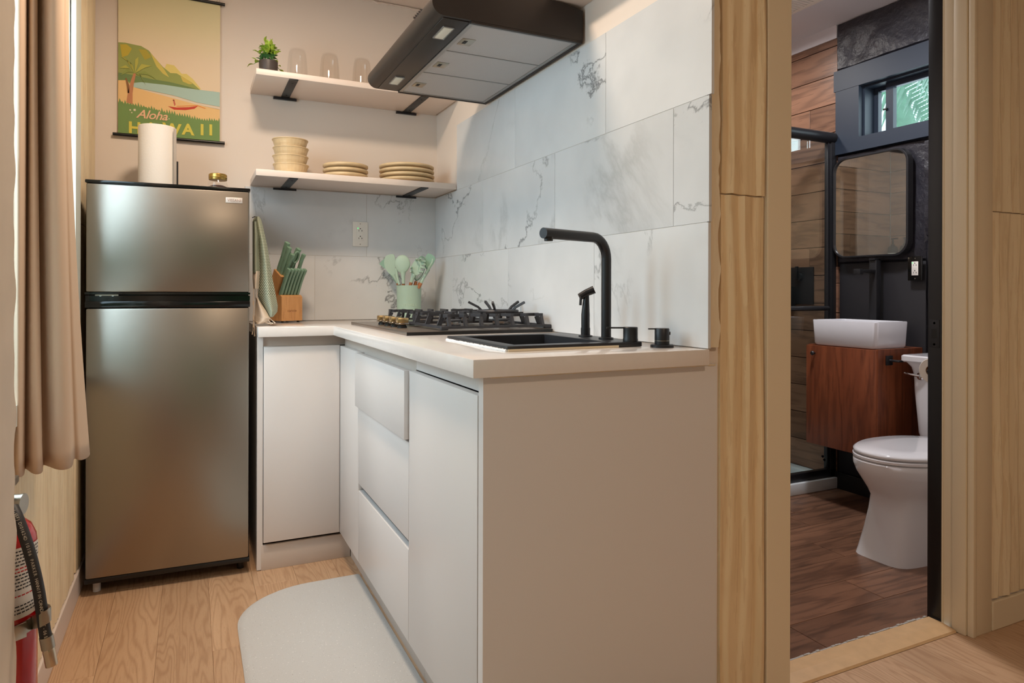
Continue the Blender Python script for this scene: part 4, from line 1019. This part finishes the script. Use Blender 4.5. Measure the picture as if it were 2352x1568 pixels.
for i in range(1, 9):
    t = i/8*PI/2; pts.append(Vector((fx, fy, 1.135))+Vector((0, 0, .053*math.sin(t)))+sdv*(.053*(1-math.cos(t))))
pts.append(Vector((fx, fy, 1.188))+sdv*(Ls*.6)); pts.append(Vector((fx, fy, 1.188))+sdv*Ls)
build('spout', MB().tube(pts, .0128, 20), BLACKM, fc)
build('collar', MB().lathe([(.019, .0002), (.019, .004), (.0135, .006)], (fx, fy, zr), 24), BLACKM, fc)
tip = pts[-1]-sdv*.018
build('aerator', MB().lathe([(.0095, -.018), (.0105, -.0175), (.0105, -.008)], tip, 18), BLACKM, fc)
sr = thing('side_sprayer', 'black pull-out side sprayer standing behind the faucet', 'sprayer', (.972, 1.578, zr))
scx, scy = .972, 1.578
build('holder', MB().lathe([(.019, .0002), (.019, .003), (.0128, .005), (.0128, .024)], (scx, scy, zr), 20), BLACKM, sr)
build('handle', MB().tube([(scx, scy, zr+.02), (scx, scy, zr+.06), (scx+.001, scy, zr+.085), (scx+.002, scy-.001, zr+.112)], [.0118, .0118, .0098, .0075], 16), BLACKM, sr)
build('spray_head', MB().tube([(scx-.016, scy+.004, zr+.108), (scx+.002, scy-.001, zr+.119), (scx+.020, scy-.012, zr+.128)], [.0095, .010, .011], 16), BLACKM, sr)
build('trigger', MB().bar([(scx-.013, scy+.003, zr+.108), (scx-.0145, scy+.003, zr+.085)], .007, .004, (1, 0, 0)), BLACKM, sr, smooth=0)
lv = thing('faucet_lever', 'black single-lever mixer handle on the corner of the sink', 'tap handle', (.978, 1.378, zr))
lx, ly = .978, 1.378
build('body', MB().lathe([(.0185, .0002), (.0185, .006), (.0178, .008), (.0178, .034), (.0165, .0355), (.0, .0355)], (lx, ly, zr), 28), BLACKM, lv)
build('lever', MB().bar([(lx-.005, ly+.002, zr+.0335), (lx-.055, ly+.022, zr+.0335)], .010, .0035), BLACKM, lv, smooth=0)
dl = thing('filter_dial', 'black round filter tap knob standing on the worktop', 'tap handle', (1.033, 1.325, ZC))
dx, dy = 1.033, 1.325
build('base', MB().lathe([(.028, .0002), (.028, .0055), (.0265, .007), (.0, .007)], (dx, dy, ZC), 32), BLACKM, dl)
build('knob', MB().lathe([(.0178, .007), (.0178, .0155), (.0172, .016), (.0172, .0165), (.0178, .017), (.0178, .044), (.0165, .046), (.0, .046)], (dx, dy, ZC), 28), BLACKM, dl)
build('ring_line', MB().lathe([(.0176, .0155), (.0179, .0158), (.0179, .0168), (.0176, .017)], (dx, dy, ZC), 28, cap0=False, cap1=False), STEELP, dl)
build('pointer', MB().bar([(dx-.012, dy+.004, ZC+.0445), (dx-.032, dy+.012, ZC+.0445)], .006, .003), BLACKM, dl, smooth=0)
build('index_dot', MB().tube([(dx+.015, dy-.009, ZC+.034), (dx+.017, dy-.0105, ZC+.034)], .004, 10), BLACKP, dl)

# ------------------------------------------------------------------ floor mat
def mat_outline(k=0.):
    x0, x1, y0, y1, r = .134+k, .566-k, .95+k, 2.502-k, .24
    p = [(x1, y0), (x1, y1)]
    for i in range(15): t = PI/2+PI/2*i/14; p.append((x0+r+r*math.cos(t), y1-r+r*math.sin(t)))
    for i in range(15): t = PI+PI/2*i/14; p.append((x0+r+r*math.cos(t), y0+r+r*math.sin(t)))
    return p
mo = lambda k, z: [Vector((x, y, z)) for x, y in mat_outline(k)]
tag(build('floor_mat', MB().rings([mo(0, .0006), mo(0, .004), mo(.010, .011), mo(.018, .012)]), RUGM, smooth=50), 'pale grey rounded speckled kitchen mat along the cabinets', 'mat')

# ------------------------------------------------------------------ curtain
cu = thing('curtain', 'beige gathered curtain hanging at the side window', 'curtain', (-.29, 1.85, .6))
top = [(2, 1.50), (14, 1.46), (27, 1.475), (42, 1.455), (57, 1.50), (60, 1.53), (71, 1.505), (82, 1.53), (86, 1.57), (112, 1.53), (138, 1.55), (143, 1.60), (149, 1.615), (155, 1.65), (152, 1.71)]
bot = [(4, 1.49), (16, 1.45), (31, 1.456), (43, 1.45), (54, 1.475), (59, 1.50), (77, 1.48), (96, 1.492), (101, 1.53), (133, 1.515), (163, 1.535), (170, 1.585), (186, 1.60), (206, 1.655), (192, 1.72)]
def cr(pts, t):
    q = t*(len(pts)-1); i = min(int(q), len(pts)-2); f = q-i
    P = [Vector(pts[max(0, min(len(pts)-1, i+k))]) for k in (-1, 0, 1, 2)]
    return .5*((2*P[1])+(-P[0]+P[2])*f+(2*P[0]-5*P[1]+4*P[2]-P[3])*f*f+(-P[0]+3*P[1]-3*P[2]+P[3])*f**3)
def curtf(u, v):
    z = 2.18-(2.18-.652)*v; g = max(0., min(1., (1.70-z)/1.05)); g = g**1.6
    a, b = cr(top, u), cr(bot, u); q = a*(1-g)+b*g
    p = at(q.x, CY, q.y); return (p.x, p.y, z-.004*math.sin(u*30)*v)
co = build('drape', MB().grid(curtf, 140, 40), CURT, cu, fix=False, smooth=60)
sm = co.modifiers.new('thickness', 'SOLIDIFY'); sm.thickness = .0016
build('rod', MB().tube([(-.30, 1.40, 2.2), (-.30, 2.72, 2.2)], .009, 12), BLACKM, cu)
for yy in (1.45, 2.68): build('rod_bracket', MB().box((-.355, yy-.008, 2.18), (-.30, yy+.008, 2.2), .001), BLACKM, cu)

# ------------------------------------------------------------------ fire extinguisher
ec = Vector((-.293, 1.43, .17)); er = .051
fe = thing('fire_extinguisher', 'red fire extinguisher with black hose mounted on the left wall', 'fire extinguisher', ec)
build('cylinder', MB().lathe([(.0, .0), (.044, .0), (er, .006), (er, .435), (.049, .455), (.042, .472), (.030, .484), (.018, .490), (.0, .491)], ec, 40), REDP, fe)
build('valve', MB().lathe([(.018, .488), (.018, .51), (.012, .515), (.012, .545), (.0, .545)], ec, 20).box(ec+Vector((-.014, -.05, .535)), ec+Vector((.014, .055, .548)), .002), STEELP, fe)
build('carry_handle', MB().bar([ec+Vector((0, .045, .545)), ec+Vector((0, -.02, .575)), ec+Vector((0, -.085, .58))], .02, .006), BLACKP, fe, smooth=0)
gp = at(42, 1157, 1.135)
build('pressure_gauge', MB().tube([gp-Vector((.022, -.006, 0)), gp+Vector((.006, -.002, 0))], .0165, 24).tube([gp+Vector((.004, -.002, 0)), gp+Vector((.0085, -.003, 0))], .0172, 24), STEELP, fe)
def lab(a0, a1, z0, z1, r, name, mat, mb=None):
    return build(name, MB().grid(lambda u, v: ec+Vector((r*math.cos(a0+(a1-a0)*u), r*math.sin(a0+(a1-a0)*u), z0+(z1-z0)*v)), 24, 2), mat, fe, fix=False)
lb = lab(R(-130), R(2), .325, .445, er+.0006, 'instruction_label', LABELM)
random.seed(23)
mb = MB(); mr = MB()
for i in range(19):
    zt = .438-i*.0058
    tgt = mr if i in (5, 6, 13) else mb
    a = R(-118)
    while a < R(-6) and i not in (12, 14, 15):
        wdt = random.uniform(.05, .14)
        tgt.grid(lambda u, v: ec+Vector(((er+.0009)*math.cos(a+wdt*u), (er+.0009)*math.sin(a+wdt*u), zt+.0023*v)), 2, 1); a += wdt+.03
tag(build('fine_print', mb, PRINTK, lb, fix=False, smooth=0), kind='stuff'); tag(build('red_print', mr, PRINTR, lb, fix=False, smooth=0), kind='stuff')
HP = [(30, 1166, 1.115), (41, 1190, 1.105), (54, 1224, 1.098), (68, 1268, 1.092), (81, 1318, 1.088), (90, 1362, 1.087), (96, 1402, 1.088), (104, 1455, 1.09), (107, 1466, 1.09)]
hp = [at(*p) for p in HP]
def sm_path(P, n):
    out = []
    for i in range(n+1):
        q = i/n*(len(P)-1); k = min(int(q), len(P)-2); f = q-k
        a, b, c, d = [P[max(0, min(len(P)-1, k+j))] for j in (-1, 0, 1, 2)]
        out.append(.5*((2*b)+(c-a)*f+(2*a-5*b+4*c-d)*f*f+(3*b-a-3*c+d)*f**3))
    return out
hs = sm_path(hp, 40); HR = .0085
ho = build('hose', MB().tube(hs, HR, 16), RUBBER, fe)
txt = '(-65F) D101624D 10106 PARKER HANNIFIN CANADA 1ST-06 LL'
mb = MB(); vdir = -(hs[20]-Vector((0, 0, CAM_H))).normalized(); vdir = -vdir
for i, ch in enumerate(txt):
    if ch == ' ': continue
    q = 3+i*(34./len(txt)); k = int(q); p = hs[k].lerp(hs[k+1], q-k); tg = (hs[k+1]-hs[k]).normalized()
    tc = (Vector((0, 0, CAM_H))-p).normalized(); tc = (tc-tg*tc.dot(tg)).normalized(); upc = tc.cross(tg).normalized()
    mb.text(ch, .0064, lambda x, y, z: p+tc*(HR+.0001+z)+tg*x+upc*(y-.0022), .0001)
build('hose_print', mb, PRINTW, ho, smooth=0)
nz = [hs[-1], at(119, 1527, 1.092)]
dn = (nz[1]-nz[0]).normalized()
build('ferrule', MB().tube([hs[-1]-dn*.004, hs[-1]+dn*.016], .0098, 18), STEELP, fe)
build('nozzle', MB().tube([hs[-1]+dn*.016, hs[-1]+dn*.020, nz[1]], [.0080, .0088, .0088], 18), plain('nozzle_metal', (214, 196, 172), .22, 1.), fe)
# strap round cylinder and hose
bz = .296
band = []
for i in range(25):
    a = R(-175)+R(150)*i/24; band.append(ec+Vector(((er+.0015)*math.cos(a), (er+.0015)*math.sin(a), bz+.012*i/24)))
hm = hs[31]; band += [hm+Vector((-.002, -.0105, -.003)), hm+Vector((.0075, -.009, 0)), hm+Vector((.0115, -.001, .001)), hm+Vector((.009, .007, .001)), ec+Vector((.05, .02, bz+.02))]
build('strap', MB().bar(band, .0012, .022), STEELP, fe, smooth=60)
cl = ec+Vector((er*math.cos(R(-52))*1.03, er*math.sin(R(-52))*1.03, bz+.008))
build('strap_clasp', MB().obox(cl, .022, .005, .026, Matrix.Rotation(R(38), 3, 'Z'), .001), STEELP, fe)
build('wall_bracket', MB().box((WX+.009, 1.40, .18), (-.342, 1.46, .68), .001), STEELP, fe)

# ------------------------------------------------------------------ bathroom fittings
def rrect(y0, y1, z0, z1, r, n=8):
    p = []
    for cy_, cz_, a0 in ((y1-r, z1-r, 0), (y0+r, z1-r, PI/2), (y0+r, z0+r, PI), (y1-r, z0+r, 3*PI/2)):
        for i in range(n+1): t = a0+PI/2*i/n; p.append((cy_+r*math.cos(t), cz_+r*math.sin(t)))
    return p
mr_ = thing('bathroom_mirror', 'rounded rectangular mirror with black frame above the basin', 'mirror', (3.14, 2.32, 1.235))
ring = lambda k, x: [Vector((x, y, z)) for y, z in rrect(2.108+k, 2.528-k, 1.232+k, 1.757-k, .072-k*.8)]
build('frame', MB().rings([ring(0, 3.135), ring(0, 3.098), ring(.002, 3.096), ring(.009, 3.096), ring(.010, 3.104)], False, False), BLACKM, mr_, smooth=40)
build('mirror_glass', MB().rings([ring(.0095, 3.104), ring(.0095, 3.108)]), MIRROR, mr_, smooth=0)
build('back_panel', MB().rings([ring(.006, 3.1085), ring(.006, 3.134)]), BLACKP, mr_, smooth=0)
vn = thing('vanity_cabinet', 'small red-brown teak vanity cabinet hung on the black wall', 'cabinet', (2.99, 2.268, .30))
build('body', MB().box((2.850, 2.070, .290), (3.150, 2.468, .790), .001), TEAK, vn, smooth=0)
dr = build('door', bx((2.830, 2.074, .291), (2.849, 2.464, .786), .0015), TEAK, vn)
build('door_edge', bx((2.832, 2.0695, .290), (2.850, 2.0735, .788)), TEAK, vn, smooth=0)
build('knob', MB().lathe([(.004, .0), (.004, .010), (.010, .014), (.011, .020), (.008, .024), (.0, .025)], (2.830, 2.412, .748), 18, 'x', mod=None), BLACKM, dr)
bpy.data.objects[dr.children[0].name].scale = (-1, 1, 1); bpy.data.objects[dr.children[0].name].location.x = 2*(2.830-WL[dr.name].x)
tp = thing('paper_holder', 'black square paper holder peg on the side of the vanity', 'holder', (2.905, 2.06, .72))
build('plate', bx((2.884, 2.062, .717), (2.926, 2.0692, .761), .001), BLACKM, tp)
build('peg', MB().tube([(2.905, 2.063, .739), (2.905, 2.035, .739), (2.908, 2.022, .739), (2.940, 2.020, .739)], .0055, 10), BLACKM, tp)
bs_ = thing('vessel_basin', 'white rectangular vessel basin on the teak vanity', 'basin', (2.95, 2.26, .790))
def rb(x0, x1, y0, y1, z, r=.02):
    return [Vector((p, q, z)) for p, q in rrect(x0, x1, y0, y1, r, 5)]
build('bowl', MB().rings([rb(2.848, 3.060, 2.092, 2.428, .7905), rb(2.842, 3.064, 2.086, 2.434, .800), rb(2.836, 3.068, 2.080, 2.440, .912), rb(2.838, 3.066, 2.082, 2.438, .9155), rb(2.848, 3.056, 2.092, 2.428, .9155), rb(2.851, 3.053, 2.095, 2.425, .912), rb(2.862, 3.042, 2.106, 2.414, .812), rb(2.90, 3.0, 2.15, 2.37, .804)]), BASINM, bs_, smooth=40)
build('drain', MB().lathe([(.022, .0), (.022, .003), (.0, .004)], (2.95, 2.26, .804), 20), BLACKM, bs_)
bf = thing('basin_faucet', 'tall square black faucet behind the vessel basin', 'faucet', (3.105, 2.285, .79))
build('column', bx((3.086, 2.264, .7905), (3.124, 2.304, 1.214), .002), BLACKM, bf)
build('spout', MB().box((2.975, 2.268, 1.150), (3.087, 2.300, 1.166), .002).box((2.968, 2.266, 1.140), (2.992, 2.302, 1.168), .002), BLACKM, bf)
build('lever', bx((3.078, 2.268, 1.214), (3.124, 2.300, 1.222), .001), BLACKM, bf)
outlet('wall_outlet', 'white receptacle in a black cover plate below the mirror', (3.128, 2.09, 1.167), 'x', GLOSSK, WHITEP)

# toilet
TY = 1.785
tl = thing('toilet', 'white two-piece toilet with closed lid', 'toilet', (2.75, TY, 0))
def egg(xf, xb, hw, z, p=2.2, n=40):
    cx = xf+(xb-xf)*.5; hl = (xb-xf)/2; out = []
    for i in range(n):
        t = 2*PI*i/n; c, s_ = math.cos(t), math.sin(t)
        x = cx-hl*math.copysign(abs(c)**(2/p), c); y = hw*math.copysign(abs(s_)**(2/p), s_)
        k = (x-xf)/(xb-xf)
        if p < 3: y *= 1-.10*max(0., .45-k)/.45*1.2
        out.append(Vector((x, TY+y, z)))
    return out
build('bowl', MB().rings([egg(2.425, 3.02, .124, .0, 5), egg(2.432, 3.02, .120, .02, 5), egg(2.455, 3.02, .108, .10, 5), egg(2.475, 3.02, .102, .18, 4.6), egg(2.482, 3.02, .104, .235, 4), egg(2.462, 3.0, .122, .262, 3), egg(2.432, 2.98, .150, .295, 2.6), egg(2.404, 2.97, .176, .335, 2.4), egg(2.392, 2.97, .186, .365, 2.35), egg(2.392, 2.97, .187, .384, 2.35), egg(2.398, 2.96, .182, .388, 2.35)]), CERAM, tl, smooth=55)
build('seat', MB().rings([egg(2.400, 2.92, .183, .390, 2.3), egg(2.394, 2.92, .188, .394, 2.3), egg(2.394, 2.92, .188, .402, 2.3), egg(2.400, 2.92, .183, .4055, 2.3)]), CERAM, tl, smooth=50)
build('lid', MB().rings([egg(2.404, 2.92, .181, .4075, 2.3), egg(2.397, 2.92, .187, .412, 2.3), egg(2.397, 2.92, .187, .420, 2.3), egg(2.408, 2.915, .178, .427, 2.3), egg(2.50, 2.86, .10, .431, 2.2)]), CERAM, tl, smooth=60)
build('bumper', MB().box((2.60, TY-.186, .4045), (2.62, TY-.176, .4085)).box((2.60, TY-.184, .3875), (2.615, TY-.174, .391)), CERAM, tl, smooth=0)
build('hinge', MB().tube([(2.90, TY-.07, .415), (2.90, TY-.045, .415)], .011, 12).tube([(2.90, TY+.045, .415), (2.90, TY+.07, .415)], .011, 12), CERAM, tl)
def rk(x0, x1, hw, z, r=.03): return [Vector((p, q, z)) for p, q in rrect(x0, x1, 1.795-hw, 1.795+hw, r, 6)]
tk = build('tank', MB().rings([rk(2.975, 3.13, .180, .389), rk(2.968, 3.133, .186, .42), rk(2.955, 3.137, .196, .60), rk(2.953, 3.137, .199, .68), rk(2.945, 3.137, .206, .715), rk(2.930, 3.137, .220, .737)]), CERAM, tl, smooth=40)
build('tank_lid', MB().rings([rk(2.924, 3.137, .222, .738, .015), rk(2.918, 3.137, .228, .744, .015), rk(2.918, 3.137, .228, .764, .015), rk(2.924, 3.135, .222, .770, .015)]), CERAM, tl, smooth=30)
lv2 = build('flush_lever', MB().lathe([(.014, .0), (.017, -.004), (.017, -.010), (.012, -.014), (.0, -.015)], (2.954, 1.945, .678), 20, 'x'), CHROME, tk)
build('lever_arm', MB().tube([(2.940, 1.945, .679), (2.932, 1.965, .682), (2.930, 2.01, .687)], [.005, .0055, .0035], 10), CHROME, lv2)
# toilet paper on a wall holder by the door
hol = thing('toilet_roll_holder', 'black toilet roll holder on the wall beside the doorway', 'holder', (2.33, 1.39, .75))
RY, RZ = 1.462, .786
build('arm', MB().tube([(2.245, 1.3885, RZ), (2.245, 1.445, RZ), (2.250, RY-.004, RZ), (2.262, RY, RZ), (2.39, RY, RZ)], .006, 10), BLACKM, hol)
build('mounting_plate', bx((2.222, 1.3885, RZ-.022), (2.268, 1.394, RZ+.022), .001), BLACKM, hol)
tr = tag(build('toilet_roll', MB().lathe([(.0175, 2.268), (.0395, 2.268), (.041, 2.2695), (.041, 2.3785), (.0395, 2.38), (.0175, 2.38), (.0175, 2.268)], (0, RY, RZ), 36, 'x', cap0=False, cap1=False), plain('tissue', (232, 224, 214), .9, bump=.3, bs=200, bd=.0006)), 'white toilet roll hanging beside the toilet tank', 'toilet roll')
build('cardboard_core', MB().lathe([(.0174, 2.2685), (.0174, 2.3795), (.0164, 2.3795), (.0164, 2.2685), (.0174, 2.2685)], (0, RY, RZ), 28, 'x', cap0=False, cap1=False), plain('cardboard', (150, 112, 80), .9), tr)

# shower
stt = tag(build('shower_tray', MB().cells([1.632, 1.70, 3.09, 3.158], [2.528, 2.592, 3.20, 3.248], lambda x, y: not (1.70 < x < 3.09 and 2.592 < y < 3.20), .0005, .060, .004).box((1.69, 2.58, .0005), (3.10, 3.21, .022)), TRAY), 'white shower tray behind the glass screen', 'shower tray')
sh = thing('shower_screen', 'black framed clear glass shower screen with round top rail', 'shower screen', (2.4, 2.56, .06))
build('bottom_rail', bx((1.634, 2.545, .0605), (3.148, 2.575, .105), .003), BLACKM, sh)
build('post', MB().box((3.088, 2.550, .105), (3.108, 2.572, 1.90), .001).box((3.1085, 2.545, .0605), (3.1485, 2.575, 1.90), .002), BLACKM, sh)
build('top_rail', MB().tube([(1.634, 2.560, 1.885), (3.148, 2.560, 1.885)], .030, 20), BLACKM, sh)
build('glass_panel', bx((1.634, 2.557, .10), (3.09, 2.565, 1.87)), SHGLASS, sh, smooth=0)
hb = build('handle_bar', MB().tube([(2.30, 2.512, .968), (2.305, 2.512, .968), (3.045, 2.512, .968), (3.050, 2.512, .968)], [.008, .0125, .0125, .008], 14), BLACKM, sh)
for xx in (2.36, 2.99): build('handle_post', MB().tube([(xx, 2.512, .968), (xx, 2.557, .968)], .007, 10), BLACKM, hb)
for xx, zz in ((3.055, .175), (3.068, .155)): build('stopper', MB().lathe([(.007, 0), (.007, .006), (.0, .007)], (xx, 2.550, zz), 12, 'y'), BLACKP, sh)
sv = thing('shower_valve', 'black rectangular shower control plate on the wood tiles', 'shower valve', (3.155, 2.78, .99))
build('plate', bx((3.152, 2.70, .985), (3.1608, 2.86, 1.195), .002), BLACKM, sv)
build('lever', MB().lathe([(.022, .0), (.022, -.02), (.0, -.021)], (3.152, 2.79, 1.14), 20, 'x').box((3.118, 2.783, 1.13), (3.135, 2.797, 1.20), .002), BLACKM, sv)
build('hose_outlet', MB().box((3.11, 2.82, .955), (3.1515, 2.862, 1.085), .002), BLACKM, sv)
shf = tag(build('corner_shelf', bx((1.630, 2.95, 1.225), (1.735, 3.245, 1.237), .002), BLACKM), 'black shelf in the corner of the shower', 'shelf')
for i, yy in enumerate((3.10, 3.19)):
    bt = thing('pump_bottle', ('black pump bottle with white label nearer the shower screen', 'black pump bottle with white label in the shower corner')[i], 'bottle', (1.685, yy, 1.2372), 0, 'pump bottles on the shower shelf')
    bc = (1.685, yy, 1.2373)
    build('body', MB().lathe([(.030, 0), (.033, .003), (.033, .12), (.028, .14), (.012, .15), (.012, .158), (.0, .158)], bc, 24), GLOSSK, bt)
    build('label', MB().lathe([(.0334, .03), (.0334, .095)], bc, 24, cap0=False, cap1=False), LABELM, bt)
    build('pump', MB().tube([(bc[0], bc[1], bc[2]+.155), (bc[0], bc[1], bc[2]+.195)], .006, 10).box((bc[0]-.008, bc[1]-.035, bc[2]+.192), (bc[0]+.008, bc[1]+.01, bc[2]+.203), .002), BLACKP, bt)
cv = thing('ceiling_vent', 'white slatted vent grille in the bathroom ceiling', 'vent', (2.68, 2.42, 2.48))
build('frame', MB().cells([2.56, 2.58, 2.78, 2.80], [2.30, 2.32, 2.52, 2.54], lambda x, y: not (2.58 < x < 2.78 and 2.32 < y < 2.52), 2.484, 2.4995), WHITEP, cv, smooth=0)
for i in range(10): build('slat', bx((2.58, 2.325+i*.02, 2.487), (2.78, 2.335+i*.02, 2.4995)), WHITEP, cv, smooth=0)

# warm ceiling lamps, plus bathroom and shower ones added to brighten those rooms
for x, y, z, r, lab_ in ((.16, 2.0, 2.44, .12, 'round flush ceiling light over the kitchen aisle'), (.75, -.6, 2.44, .17, 'round flush ceiling light over the living area'), (2.3, 2.0, 2.5, .10, 'round flush ceiling light added to brighten the bathroom'), (2.5, 2.9, 2.5, .07, 'small round flush ceiling light added to brighten the shower')):
    c = thing('ceiling_light', lab_, 'ceiling light', (x, y, z-.03), 0)
    build('rim', MB().lathe([(r*.95, -.026), (r, -.024), (r*1.02, -.001)], (x, y, z), 32), WHITEP, c)
    build('diffuser', MB().lathe([(r*.9, -.0265), (r*.9, -.029), (.0, -.030)], (x, y, z), 32), LENS, c)
